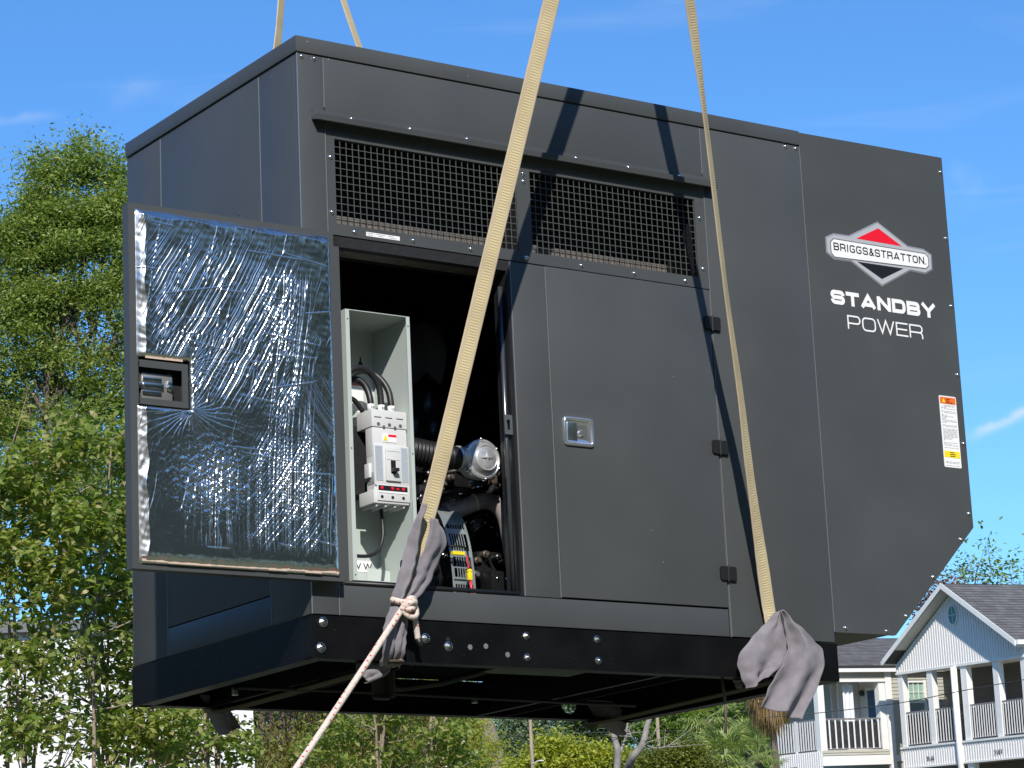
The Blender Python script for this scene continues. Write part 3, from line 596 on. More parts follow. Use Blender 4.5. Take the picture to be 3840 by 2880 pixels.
part('emblem_banner_edge', Mb().prism([[(2.441, 1.624), (2.424, 1.607), (2.424, 1.561), (2.441, 1.544), (2.936, 1.557), (2.952, 1.573), (2.952, 1.611), (2.936, 1.624)]], -.0030, -.0025), mat('emblem dark line', (.12, .12, .14), .5), hood)
ban = Mb().prism([[(2.443, 1.620), (2.428, 1.605), (2.428, 1.563), (2.443, 1.548), (2.934, 1.561), (2.948, 1.575), (2.948, 1.608), (2.934, 1.620)]], -.0036, -.0031); part('emblem_banner', ban, white, hood)
part('emblem_red_triangle', Mb().prism([[(2.566, 1.639), (2.810, 1.638), (2.688, 1.698)]], -.0030, -.0025), red, hood)
part('emblem_black_triangle', Mb().prism([[(2.562, 1.542), (2.687, 1.485), (2.809, 1.544)]], -.0030, -.0025), blk, hood)
bw = word('BRIGGS&STRATTON.', 2.440, 2.940, 1.5755, .0315, .0026, -.0042, {'I': .35, '&': .85, '.': .3, 'T': .95, 'A': 1.1}, .20, .0005)
part('emblem_lettering', bw, blk, hood)
# warning label on the hood
sx0, sx1 = 2.947, 3.040
lb = part('warning_label', Mb().prism([rrect(sx0, sx1, .736, 1.031, .006)], -.0012, -.0002), white, hood)
for nm, z0_, z1_, m_ in (('label_orange_band', .998, 1.026, orange), ('label_yellow_band', .776, .803, yellow)): part(nm, Mb().box(sx0 + .004, sx1 - .004, -.0018, -.0013, z0_, z1_), m_, hood)
rl = random.Random(5); mb = Mb(); z = .992
while z > .742:
    if not (.768 < z < .812) and rl.random() > .16:
        x = sx0 + (.022 if z > .95 else .008); 
        while x < sx1 - .012:
            wd = rl.uniform(.006, .020); mb.box(x, min(x + wd, sx1 - .006), -.0018, -.0013, z, z + .0022); x += wd + .003
            if rl.random() < .08: break
    z -= .0052
for z in (.985, .970, .955): mb.prism([[(sx0 + .007, z - .006), (sx0 + .018, z - .006), (sx0 + .0125, z + .004)]], -.0018, -.0013)
part('label_fine_print', mb, greyp, hood)
for z in (1.018, 1.0105, 1.003, .797, .7895, .782): part('label_heading', Mb().box(sx0 + .035, sx0 + .035 + rl.uniform(.018, .038), -.0023, -.0019, z - .0015, z + .0015), blk, hood)
part('label_triangle', Mb().prism([[(sx0 + .016, 1.004), (sx0 + .032, 1.004), (sx0 + .024, 1.021)]], -.0023, -.0019), yellow, hood)
pl = part('part_number_label', Mb().box(.261, .400, -.0010, -.0002, 1.349, 1.364), white, scr); mb = Mb()
for x in (.295, .347): mb.box(x, x + .001, -.0016, -.0011, 1.350, 1.363)
for x, wd in ((.265, .024), (.302, .038), (.352, .022), (.268, .020), (.312, .02), (.357, .03)): mb.box(x, x + wd, -.0016, -.0011, 1.359 if wd > .021 and x != .357 else 1.353, 1.361 if wd > .021 and x != .357 else 1.355)
part('label_print', mb, greyp, scr)

# ---- folded-back door with crinkled foil liner
DX0, DX1, DZ0, DZ1, DYF, DYB = -.690, .094, .104, 1.327, -.052, -.010
fr = Mb(); fr.box(DX0, DX1, DYB - .002, DYB, DZ0, DZ1)                       # skin
fr.box(DX0, DX0 + .002, DYF, DYB - .002, DZ0, DZ1).box(DX1 - .002, DX1, DYF, DYB - .002, DZ0, DZ1).box(DX0 + .002, DX1 - .002, DYF, DYB - .002, DZ1 - .002, DZ1).box(DX0 + .002, DX1 - .002, DYF, DYB - .002, DZ0, DZ0 + .002)
fr.box(DX0 + .002, DX0 + .030, DYF, DYF + .002, DZ0 + .002, DZ1 - .002).box(DX1 - .024, DX1 - .002, DYF, DYF + .002, DZ0 + .002, DZ1 - .002).box(DX0 + .030, DX1 - .024, DYF, DYF + .002, DZ1 - .024, DZ1 - .002).box(DX0 + .030, DX1 - .024, DYF, DYF + .002, DZ0 + .002, DZ0 + .026)
fold = part('folded_open_door', fr, paint)
# latch recess frame
LX0, LX1, LZ0, LZ1 = -.660, -.484, .645, .793
lf = Mb().box(LX0, LX1, DYF - .010, DYF - .006, LZ1 - .024, LZ1).box(LX0, LX1, DYF - .010, DYF - .006, LZ0, LZ0 + .020).box(LX1 - .022, LX1, DYF - .0102, DYF - .006, LZ0 + .020, LZ1 - .024)
lf.box(LX0, LX1, DYF - .006, DYB - .003, LZ1 - .003, LZ1).box(LX0, LX1, DYF - .006, DYB - .003, LZ0, LZ0 + .003).box(LX1 - .003, LX1, DYF - .006, DYB - .003, LZ0, LZ1)
part('latch_recess', lf, paint, fold)
part('latch_recess_back', Mb().box(LX0, LX1 - .004, DYB - .006, DYB - .0025, LZ0 + .004, LZ1 - .004), inner, fold)
part('latch_cover_plate', Mb().box(-.644, -.530, DYB - .030, DYB - .008, .665, .757, b=.004), mat('latch casting', (.42, .40, .38), .4, .7), fold, angle=40)
part('latch_slide', Mb().box(-.640, -.567, DYB - .040, DYB - .031, .703, .722, b=.002).box(-.640, -.572, DYB - .036, DYB - .031, .728, .742, b=.001).box(-.642, -.574, DYB - .037, DYB - .031, .684, .696, b=.001).box(-.655, -.641, DYB - .036, DYB - .028, .703, .722, b=.001), zinc, fold, angle=40)
part('latch_nut', Mb().disc((-.543, DYB - .031, .712), (0, -1, 0), [(.014, 0), (.014, .004), (.008, .006), (.008, .012), (.0001, .013)], 6).box(-.550, -.533, DYB - .036, DYB - .031, .712, .735, b=.001), zinc, fold, angle=30)
for x, z in ((-.648, .770), (-.535, .763), (-.650, .668), (-.537, .657)): part('latch_screw', Mb().disc((x, DYB - .007, z), (0, -1, 0), [(.006, 0), (.005, .004), (.0001, .006)], 10), zinc, fold, smooth=True)
part('door_stay_hook', Mb().box(-.295 + .10, -.291 + .10, DYF + .01, DYF + .016, 1.327, 1.40).box(-.262, -.191, DYF + .01, DYF + .016, 1.327, 1.331).box(-.262, -.258, DYF + .01, DYF + .016, 1.331, 1.352).box(-.270, -.262, DYF + .01, DYF + .016, 1.344, 1.352), paint, fold)
# foil surface: modelled wrinkles
fx0, fx1, fz0, fz1 = DX0 + .024, DX1 - .020, DZ0 + .018, DZ1 - .020
NX, NZ = 600, 960
X, Z = np.meshgrid(np.linspace(fx0, fx1, NX), np.linspace(fz0, fz1, NZ)); rng = np.random.default_rng(3)
def lfn(X, Z, sx, sz, n, seed):
    r = np.random.default_rng(seed); o = np.zeros_like(X)
    for _ in range(n):
        a, b, p = r.normal() * sx, r.normal() * sz, r.uniform(0, 6.28); o += np.sin(a * X + b * Z + p)
    return o / math.sqrt(n)
u = (X - fx0) / (fx1 - fx0); v = (Z - fz0) / (fz1 - fz0)
warp = .017 * lfn(X, Z, 8, 8, 8, 1) + .0008 * lfn(X, Z, 60, 60, 8, 2)
kink = .0011 * lfn(X, Z, 20, 60, 8, 12)
g1 = X * .86 - .52 * Z + .22 * (Z - .7) ** 2 * (Z < .9) + .10 * (X + .3) ** 2 + warp + kink
g2 = X + .05 * np.sin(3.2 * Z + .6) + warp * .6 + kink * .7
g3 = X * .8 + .42 * Z + warp + kink
def radial(cx, cz): return np.arctan2(Z - cz, X - cx)
def ridge(g, lam, pw=4): return (.5 + .5 * np.cos(2 * np.pi * g / lam)) ** pw
def crease(g, lam, seed, s_along, wd=.15, dens=.95):
    '''irregular thin creases: each has its own height and starts and stops along its length'''
    r = np.random.default_rng(seed); p = g / lam + .35 * np.sin(g / lam * 1.7 + 1) + .22 * np.sin(g / lam * 3.9 + 2); n = np.floor(p).astype(int); f = p - n - .5
    n = n - n.min(); ph = r.uniform(0, 20, n.max() + 2)[n]; hs_ = r.uniform(.45, 1.15, n.max() + 2)[n]; fr = r.uniform(9, 26, n.max() + 2)[n]
    on = np.clip((np.sin(s_along * fr + ph) + np.sin(s_along * fr * .43 + 2 * ph) * .7 + dens * 1.3) * 1.6, 0, 1)
    return hs_ * on * np.exp(-(f / wd) ** 2)
am = lambda s, lo=-.3: np.clip(.78 + .75 * lfn(X, Z, 13, 7, 9, s), 0, 1.35)
sm = lambda x, a, b: np.clip((x - a) / (b - a), 0, 1) ** 2 * (3 - 2 * np.clip((x - a) / (b - a), 0, 1))
w1 = sm(v, .38, .52) * (1 - sm(u, .72, .86)) * (1 - .85 * sm(v, .86, .97)) * sm(u, .02, .12) + .8 * (1 - sm(v, .34, .46)) * sm(u, .48, .62) * (1 - sm(u, .86, .95)) * sm(v, .03, .10)
w2 = sm(u, .55, .74) * (1 - sm(u, .84, .93)) * sm(v, .1, .3) * (1 - sm(v, .84, .9)) + (1 - sm(v, .2, .42)) * sm(v, .02, .08) * sm(u, .12, .3) * .8
w3 = sm(u, .76, .88) * sm(v, .30, .42) * (1 - sm(v, .52, .66))
h = np.zeros_like(X)
h += .0015 * w1 * crease(g1 + .05 * np.sin(5 * Z) * (X + .3), .0092, 1, X * .5 + Z)
h += .0016 * w2 * crease(g2, .0095, 2, Z)
h += .0014 * w3 * crease(g3, .0092, 3, Z)
h += .0009 * crease(X * .9 - .25 * Z + warp + kink, .022, 4, Z, .10, .0) * sm(v, .05, .12)
h += .00045 * ridge(g1 + .3 * g2, .0090, 2) * np.clip(lfn(X, Z, 20, 20, 8, 31), 0, 1)
for (cx_, cz_, amp) in ((LX1 + .004, LZ0 - .008, .0016), (LX1 + .006, LZ1 + .004, .0013)):
    rr_ = np.hypot(X - cx_, Z - cz_); th_ = radial(cx_, cz_) + .05 * lfn(X, Z, 25, 25, 6, 41)
    h += amp * np.exp(-rr_ / .11) * np.clip(rr_ / .015, 0, 1) * ridge(th_ + .07 * np.sin(5 * th_), .19, 6)
# crumpled patch low left, and puckers at the rims
w5 = np.exp(-(((u - .36) / .19) ** 2 + ((v - .25) / .10) ** 2)); h += w5 * .0012 * (lfn(X, Z, 170, 170, 14, 51) + .6 * lfn(X, Z, 380, 380, 12, 52))
rim = np.minimum.reduce([X - fx0, fx1 - X, Z - fz0, fz1 - Z])
h += .0011 * np.exp(-rim / .018) * lfn(X, Z, 130, 130, 14, 61)
h += .00018 * lfn(X, Z, 130, 130, 16, 62) + .0004 * lfn(X, Z, 28, 28, 12, 63)
cr = np.random.default_rng(9)
for _ in range(22):                                         # long thin cross creases
    cx_, cz_ = cr.uniform(fx0, fx1), cr.uniform(fz0, fz1); ln = cr.uniform(.03, .14); a_ = cr.normal() * .12 - .06
    dx_, dz_ = X - cx_, Z - cz_; al = dx_ * math.cos(a_) + dz_ * math.sin(a_); ac = -dx_ * math.sin(a_) + dz_ * math.cos(a_)
    h += .0011 * np.exp(-(ac / .0016) ** 2) * np.clip(1 - (al / ln) ** 2, 0, 1) ** .5
h += .0022 * lfn(X, Z, 5, 5, 6, 71)                          # slow billows of the padding
# padding height with rounded rims, also round the latch recess
def edge(d, r): return np.sqrt(np.clip(1 - (1 - np.clip(d / r, 0, 1)) ** 2, 0, 1))
dl = np.where((X < LX1 + .06) & (Z > LZ0 - .06) & (Z < LZ1 + .06), np.maximum.reduce([X - (LX1 + .004), (LZ0 - .004) - Z, Z - (LZ1 + .012)]), 1)
base = .016 * np.clip((X - fx0) / (.027 + .006 * np.sin(Z * 37) * np.sin(Z * 11)), 0, 1) * edge(fx1 - X, .020) * edge(Z - fz0, .040) * np.clip((fz1 - Z) / (.022 + .004 * np.sin(X * 31)), 0, 1) * edge(np.clip(dl, 0, 1), .012)
fadeh = np.clip(rim / .012, .15, 1); Y = DYF - .001 - base - h * fadeh
V = np.stack([X.ravel(), Y.ravel(), Z.ravel()], 1); idx = np.arange(NX * NZ).reshape(NZ, NX)
Fq = np.stack([idx[:-1, :-1], idx[:-1, 1:], idx[1:, 1:], idx[1:, :-1]], -1).reshape(-1, 4)
keep = (dl.ravel()[Fq] > 0).all(1)
numesh('foil_liner', V, Fq[keep], foil, fold, smooth=True)
# exposed tan and brown tape along the bottom rim and over the recess
tp = Mb(); rt_ = random.Random(8)
for (xa, xb, zc) in ((fx0 + .004, fx1 - .004, fz0 + .006), (LX0 + .02, LX1 - .02, LZ1 + .008)):
    x = xa
    while x < xb:
        wd = rt_.uniform(.03, .12); x2 = min(x + wd, xb); dz = rt_.uniform(0, .004)
        part('peeling_tape', Mb().box(x, x2, DYF - .012, DYF - .010, zc - .004 + dz, zc + .005 + dz), tan, fold); part('adhesive_strip', Mb().box(x, x2, DYF - .014, DYF - .012, zc + .006 + dz, zc + .012 + dz), rust, fold); x = x2 + .001

# ------------------------------------------------------------------ slings, rags, rope
sling = bpy.data.materials.new('yellow webbing'); sling.use_nodes = True; n_ = sling.node_tree; b_ = n_.nodes['Principled BSDF']; b_.inputs['Roughness'].default_value = .85; b_.inputs['Specular IOR Level'].default_value = .2
uvn = n_.nodes.new('ShaderNodeUVMap'); sp_ = n_.nodes.new('ShaderNodeSeparateXYZ'); n_.links.new(uvn.outputs[0], sp_.inputs[0])
def mth(op, a, b=None, c=None):
    k = n_.nodes.new('ShaderNodeMath'); k.operation = op
    for i, q in enumerate((a, b, c)):
        if q is None: continue
        if hasattr(q, 'links') or hasattr(q, 'is_linked'): n_.links.new(q, k.inputs[i])
        else: k.inputs[i].default_value = q
    return k.outputs[0]
U_, V_ = sp_.outputs[0], sp_.outputs[1]
tcn = n_.nodes.new('ShaderNodeTexCoord'); nz_ = n_.nodes.new('ShaderNodeTexNoise'); nz_.inputs['Scale'].default_value = 7; nz_.inputs['Detail'].default_value = 8; n_.links.new(tcn.outputs['Object'], nz_.inputs['Vector'])
st_ = mth('ADD', V_, mth('MULTIPLY', nz_.outputs['Fac'], .006)); sn = mth('SINE', mth('MULTIPLY', st_, 2 * math.pi / .0098)); sn = mth('MULTIPLY_ADD', sn, .5, .5)
ctr = mth('LESS_THAN', mth('ABSOLUTE', mth('SUBTRACT', U_, .52)), .27); bars = mth('MULTIPLY', ctr, mth('GREATER_THAN', sn, .52))
nz2 = n_.nodes.new('ShaderNodeTexNoise'); nz2.inputs['Scale'].default_value = 420; n_.links.new(tcn.outputs['Object'], nz2.inputs['Vector'])
def mix(f, a, b):
    k = n_.nodes.new('ShaderNodeMix'); k.data_type = 'RGBA'
    if hasattr(f, 'links') or hasattr(f, 'is_linked'): n_.links.new(f, k.inputs['Factor'])
    else: k.inputs['Factor'].default_value = f
    for nm, q in (('A', a), ('B', b)):
        if isinstance(q, tuple): k.inputs[nm].default_value = (*q, 1)
        else: n_.links.new(q, k.inputs[nm])
    return k.outputs['Result']
c_ = mix(ctr, (.52, .42, .28), (.68, .56, .31)); c_ = mix(bars, c_, (.43, .35, .19))
dirt = n_.nodes.new('ShaderNodeValToRGB'); dirt.color_ramp.elements[0].position = .44; dirt.color_ramp.elements[1].position = .72; n_.links.new(nz_.outputs['Fac'], dirt.inputs[0])
c_ = mix(mth('MULTIPLY', dirt.outputs[0], .55), c_, (.30, .22, .13)); c_ = mix(mth('MULTIPLY', nz2.outputs['Fac'], .35), c_, (.85, .74, .50)); n_.links.new(c_, b_.inputs['Base Color'])
bpn = n_.nodes.new('ShaderNodeBump'); bpn.inputs['Strength'].default_value = .35; bpn.inputs['Distance'].default_value = .002; n_.links.new(mth('ADD', mth('MULTIPLY', sn, ctr), nz2.outputs['Fac']), bpn.inputs['Height']); n_.links.new(bpn.outputs[0], b_.inputs['Normal'])
def sling_mesh(path, name, label, group, width=.059, thick=.006):
    """path: list of (point, twist degrees): 0 = flat side towards -y"""
    P = smoothpath([p for p, _ in path], 14)
    shaded = mat('dirty dark webbing', (.075, .062, .045), .9); k = len(P) - 1; tw = [a for _, a in path]; seg = len(path) - 1  # underside run: darker copy of the webbing, shade put into its colour
    mb = Mb(); ring = []; d = 0; rj = random.Random(3)
    for i, p in enumerate(P):
        s = i / 14; j = min(int(s), seg - 1); f = s - j; f = f * f * (3 - 2 * f); a = R(tw[j] * (1 - f) + tw[j + 1] * f)
        t = (P[min(i + 1, k)] - P[max(i - 1, 0)]).normalized()
        ref = Vector((1, 0, 0)) if abs(t.x) < .9 else Vector((0, 1, 0)); x = (ref - t * ref.dot(t)).normalized(); y = t.cross(x)
        ax = x * math.cos(a) + y * math.sin(a); ay = t.cross(ax)
        if i: d += (p - P[i - 1]).length
        jt = 1 + rj.uniform(-.02, .02)
        ring.append((d, [p + ax * (width / 2 * jt * cx) + ay * (thick / 2 * cy) for cx, cy in ((-1, -.5), (-.9, -1), (.9, -1), (1, -.5), (1, .5), (.9, 1), (-.9, 1), (-1, .5))]))
    us = (0, .04, .96, 1, 1, .96, .04, 0); m8 = 8
    vs = [v for _, r_ in ring for v in r_]; fs = []; uv = []
    for i in range(k):
        for q in range(m8):
            q2 = (q + 1) % m8; fs.append([i * m8 + q, i * m8 + q2, (i + 1) * m8 + q2, (i + 1) * m8 + q]); uv.append([(us[q], ring[i][0]), (us[q2], ring[i][0]), (us[q2], ring[i + 1][0]), (us[q], ring[i + 1][0])])
    fs.append(list(range(m8))); uv.append([(0, 0)] * m8); fs.append([k * m8 + q for q in range(m8)]); uv.append([(0, 0)] * m8)
    mb.add(vs, fs, 0, uv)
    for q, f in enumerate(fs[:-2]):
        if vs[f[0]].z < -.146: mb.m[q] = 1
    o = mb.build(name, [sling, shaded], smooth=False); o.matrix_world = M; thing(o, label, 'sling', group); return o
sling_mesh([((1.06, -1.10, 4.2), 12), ((.905, -.825, 3.2), 12), ((.723, -.54, 2.127), 14), ((.535, -.247, 1.001), 14), ((.440, -.104, .448), 14), ((.404, -.032, .24), 34), ((.372, -.018, .11), 34), ((.330, -.014, .0), 20), ((.305, -.022, -.13), 0),
            ((.305, .03, -.158), 0), ((.34, .7, -.160), 0), ((.345, 1.30, -.158), 0), ((.35, 1.350, -.10), 0), ((.40, 1.36, .3), 0), ((.60, 1.52, 1.3), 0), ((.84, 1.72, 2.3), 30), ((.95, 1.78, 2.76), 35), ((.996, 1.81, 3.0), 35), ((1.20, 1.95, 4.2), 30)],
           'lifting_sling', 'yellow webbing sling crossing in front of the open door bay, roped rag at its foot', 'yellow webbing lifting slings')
sling_mesh([((.79, -1.03, 4.0), 10), ((1.06, -.79, 3.1), 0), ((1.326, -.566, 2.228), -18), ((1.450, -.461, 1.817), -38), ((1.621, -.306, 1.24), -39), ((1.734, -.214, .874), -32), ((1.815, -.141, .60), -24), ((1.943, -.038, .169), 0), ((1.966, -.026, .06), 0), ((1.985, -.018, -.12), 0),
            ((1.99, .03, -.158), 0), ((2.05, .7, -.162), 0), ((2.10, 1.30, -.158), 0), ((2.12, 1.350, -.10), 0), ((2.05, 1.38, .4), 0), ((1.75, 1.55, 1.4), 0), ((1.48, 1.72, 2.4), 28), ((1.371, 1.79, 2.85), 28), ((1.323, 1.83, 3.07), 28), ((1.08, 1.98, 4.1), 28)],
           'lifting_sling', 'frayed yellow webbing sling seen nearly edge on, right of the closed door', 'yellow webbing lifting slings')
def loft(Lp, Rp, name, nu=26, nv=36, yo=-.03, bulge=.02, folds=2.5, fy=.008, seed=1, parent=None, yr=None):
    if yr is not None:
        Lp = [(x + .60 * (y - yr), y, z + .42 * (y - yr)) for x, y, z in Lp]; Rp = [(x + .60 * (y - yr), y, z + .42 * (y - yr)) for x, y, z in Rp]
    r = random.Random(seed); ph = r.uniform(0, 6); Ls = smoothpath(Lp, 8); Rs = smoothpath(Rp, 8)
    def smp(S, t): k = t * (len(S) - 1); i = min(int(k), len(S) - 2); return S[i].lerp(S[i + 1], k - i)
    def fn(u, v):
        a, b = smp(Ls, v), smp(Rs, v); p = a.lerp(b, u); wv = math.sin(u * folds * math.pi + ph + 1.3 * v) * fy * (.3 + v) + .4 * fy * math.sin(u * 11 + v * 7 + ph) + .25 * fy * math.sin(u * 3 - v * 15)
        return (p.x + .002 * math.sin(v * 40 + ph), p.y + yo - bulge * math.sin(math.pi * u) + wv, p.z + .003 * math.sin(u * 17 + ph) * v)
    return sheet(fn, nu, nv, name, cloth, parent, thick=.0035)
def V3(l, y=0): return [(p[0], p[1] if len(p) > 2 else y, p[-1]) for p in l]
RG = empty('protective_rag', mw=M); thing(RG, 'grey padded rag wrapped round the sling foot and tied with rope', 'rag', 'grey rags padding the slings')
loft([(.428, -.105, .415), (.388, -.08, .33), (.354, -.06, .24), (.322, -.05, .15), (.294, -.045, .07), (.290, -.045, .045)], [(.440, -.105, .40), (.408, -.085, .30), (.398, -.075, .22), (.386, -.065, .17), (.352, -.055, .09), (.332, -.05, .045)], 'rag_fold', yo=-.004, bulge=.018, seed=2, parent=RG, yr=-.03)
loft([(.455, -.10, .36), (.432, -.09, .27), (.398, -.08, .20), (.386, -.07, .15), (.350, -.06, .08), (.328, -.05, .045)], [(.487, -.085, .35), (.518, -.07, .285), (.478, -.055, .20), (.440, -.05, .12), (.385, -.05, .065), (.348, -.05, .045)], 'rag_fold', yo=-.006, bulge=.022, folds=2, seed=5, parent=RG, yr=-.03)
loft([(.290, -.045, .045), (.262, -.05, -.01), (.245, -.045, -.07), (.255, -.03, -.135), (.262, .02, -.165)], [(.318, -.062, .045), (.302, -.065, -.01), (.292, -.06, -.07), (.296, -.04, -.125), (.305, .02, -.168)], 'rag_fold', nu=16, nv=20, yo=0, bulge=.02, fy=.006, seed=8, parent=RG)
loft([(.312, -.055, .045), (.296, -.06, -.01), (.286, -.052, -.07), (.285, -.038, -.130), (.290, .02, -.166)], [(.348, -.05, .045), (.340, -.05, -.02), (.334, -.045, -.07), (.330, -.035, -.125), (.345, .02, -.168)], 'rag_fold', nu=16, nv=20, yo=0, bulge=.02, fy=.006, seed=9, parent=RG)
loft([(.20, .06, -.150), (.195, .055, -.17), (.20, .05, -.185), (.215, .05, -.20)], [(.34, .06, -.150), (.33, .055, -.17), (.30, .05, -.195), (.225, .05, -.222)], 'rag_fold', nu=16, nv=14, yo=0, bulge=.03, fy=.006, seed=12, parent=RG)
RG2 = empty('protective_rag', mw=M); thing(RG2, 'large pale grey rag draped in two flaps over the right sling foot', 'rag', 'grey rags padding the slings')
loft([(1.966, -.058, .092), (1.92, -.05, .045), (1.86, -.045, -.005), (1.787, -.045, -.080), (1.795, -.045, -.145), (1.820, -.04, -.200)], [(1.972, -.066, .09), (1.985, -.07, .02), (1.992, -.07, -.04), (1.990, -.06, -.08), (1.955, -.055, -.12), (1.905, -.05, -.150)], 'rag_fold', nu=50, nv=50, yo=0, bulge=.012, folds=3.0, fy=.011, seed=3, parent=RG2)
loft([(1.972, -.064, .095), (1.985, -.07, .02), (1.990, -.075, -.05), (1.940, -.07, -.13), (1.890, -.06, -.20), (1.857, -.05, -.265)], [(1.976, -.064, .094), (2.05, -.07, .045), (2.12, -.065, -.005), (2.178, -.06, -.052), (2.150, -.055, -.16), (2.045, -.05, -.310)], 'rag_fold', nu=60, nv=60, yo=-.006, bulge=.020, folds=3.4, fy=.013, seed=6, parent=RG2)
RG3 = empty('protective_rag', mw=M); thing(RG3, 'dark grey rag drooping under the rear left edge of the base', 'rag', 'grey rags padding the slings')
loft([(.255, 1.30, -.09), (.29, 1.30, -.14), (.325, 1.30, -.19), (.360, 1.30, -.248)], [(.40, 1.31, -.12), (.41, 1.30, -.15), (.425, 1.30, -.18), (.443, 1.29, -.215)], 'rag_fold', yo=.03, bulge=.03, seed=13, parent=RG3)
RG4 = empty('protective_rag', mw=M); thing(RG4, 'dark grey rag bulging under the rear right edge of the base', 'rag', 'grey rags padding the slings')
loft([(2.04, 1.30, -.06), (2.09, 1.29, -.11), (2.15, 1.29, -.165), (2.245, 1.30, -.205)], [(2.27, 1.31, -.066), (2.283, 1.30, -.10), (2.285, 1.30, -.14), (2.262, 1.30, -.20)], 'rag_fold', yo=.03, bulge=.03, seed=14, parent=RG4)
loft([(1.835, .06, -.15), (1.845, .06, -.165), (1.855, .06, -.18)], [(1.90, .06, -.15), (1.885, .06, -.165), (1.865, .06, -.182)], 'rag_fold', nu=8, nv=8, yo=0, bulge=.01, seed=15, parent=RG2)
# rope
ropew = mat('white braided rope', (.72, .62, .54), .8, var=.14, vscale=90, bump=.5, bscale=300); roper = mat('red rope fleck', (.62, .05, .05), .8)
RP = empty('tag_line_rope', mw=M); thing(RP, 'white rope with red flecks knotted round the rag and running down to the left', 'rope')
def fleck(i, k): return 1 if (i % 4 == 0 and (k - (i // 4) * 4) % 9 in (0, 4)) else 0
a0, a1 = Vector((.312, -.082, .030)), Vector((-.2227, -.25, -.5438)); dv = a1 - a0; pts = []
for i in range(520): t = i * .0065 / dv.length; p = a0 + dv * t; p = p + Vector((0, 0, -.004 * math.sin(min(t, 1) * math.pi))); pts.append(p)
part('rope_run', Mb().tube(pts, .0110, 9, mifn=fleck), [ropew, roper], RP, smooth=True)
kn = [(.275, -.060, .052), (.295, -.090, .040), (.325, -.100, .038), (.348, -.095, .020), (.345, -.100, -.005), (.322, -.105, -.012), (.300, -.100, .004), (.298, -.103, .030), (.315, -.112, .048), (.340, -.100, .050), (.366, -.065, .040)]
part('rope_knot', Mb().tube(smoothpath(kn, 9), .0105, 9, mifn=fleck), [ropew, roper], RP, smooth=True)
kn2 = [(.290, -.095, .018), (.312, -.118, .012), (.334, -.105, .022), (.330, -.118, .038), (.308, -.118, .030), (.302, -.105, .012), (.318, -.095, -.006)]
part('rope_knot', Mb().tube(smoothpath(kn2, 8), .0105, 9, mifn=fleck), [ropew, roper], RP, smooth=True)
part('rope_tail', Mb().tube(smoothpath([(.338, -.085, .022), (.352, -.08, .0), (.360, -.075, -.035), (.369, -.07, -.080)], 8), .0105, 9, mifn=fleck), [ropew, roper], RP, smooth=True)
part('rope_tail_tape', Mb().tube([(.369, -.07, -.078), (.386, -.066, -.112)], [.0112, .008], 9), rubber, RP, smooth=True)
# ------------------------------------------------------------------ vegetation
def leafmat(name, c1, c2, c3, trans=.35, rough=.45):
    m = bpy.data.materials.new(name); m.use_nodes = True; n = m.node_tree; b = n.nodes['Principled BSDF']; o = n.nodes['Material Output']
    ge = n.nodes.new('ShaderNodeNewGeometry'); r = n.nodes.new('ShaderNodeValToRGB'); e = r.color_ramp.elements; e[0].color = (*c1, 1); e[1].color = (*c3, 1); k = e.new(.55); k.color = (*c2, 1)
    n.links.new(ge.outputs['Random Per Island'], r.inputs[0]); n.links.new(r.outputs[0], b.inputs['Base Color']); b.inputs['Roughness'].default_value = rough; b.inputs['Specular IOR Level'].default_value = .4
    t = n.nodes.new('ShaderNodeBsdfTranslucent'); mu = n.nodes.new('ShaderNodeMix'); mu.data_type = 'RGBA'; mu.blend_type = 'MULTIPLY'; mu.inputs['Factor'].default_value = 1; mu.inputs['B'].default_value = (1.5, 1.7, .6, 1)
    n.links.new(r.outputs[0], mu.inputs['A']); n.links.new(mu.outputs['Result'], t.inputs[0]); s = n.nodes.new('ShaderNodeMixShader'); s.inputs[0].default_value = trans
    n.links.new(b.outputs[0], s.inputs[1]); n.links.new(t.outputs[0], s.inputs[2]); n.links.new(s.outputs[0], o.inputs[0]); return m
LF = ([0, 1, 5], [1, 2, 5], [2, 4, 5], [2, 3, 4])
def leaves(cen, size, ratio=.42, seed=1, up=.5, jit=.35, fold=.18, droop=0):
    """cen (N,3) -> V,F ; each leaf four triangles along a folded midrib"""
    r = np.random.default_rng(seed); N = len(cen); d = r.normal(size=(N, 3)); d[:, 2] = d[:, 2] * .6 - droop; d /= np.linalg.norm(d, axis=1)[:, None]
    nn = r.normal(size=(N, 3)); nn[:, 2] = abs(nn[:, 2]) + up; s = np.cross(d, nn); s /= np.linalg.norm(s, axis=1)[:, None] + 1e-9; nn = np.cross(s, d)
    L_ = (size * (1 + jit * r.uniform(-1, 1, N)))[:, None]; w_ = L_ * ratio
    f_ = nn * L_ * fold * .35; p0 = cen; p1 = cen + d * L_ * .28 + s * w_ * .45 + f_; p2 = cen + d * L_ * .66 + s * w_ * .42 + f_ * .7; p3 = cen + d * L_ - nn * L_ * .14; p4 = cen + d * L_ * .66 - s * w_ * .42 + f_ * .7; p5 = cen + d * L_ * .28 - s * w_ * .45 + f_
    V = np.stack([p0, p1, p2, p3, p4, p5], 1).reshape(-1, 3); b = np.arange(N)[:, None] * 6
    F = np.concatenate([b + np.array([q]) for q in LF], 1).reshape(-1, 3)
    return V, F
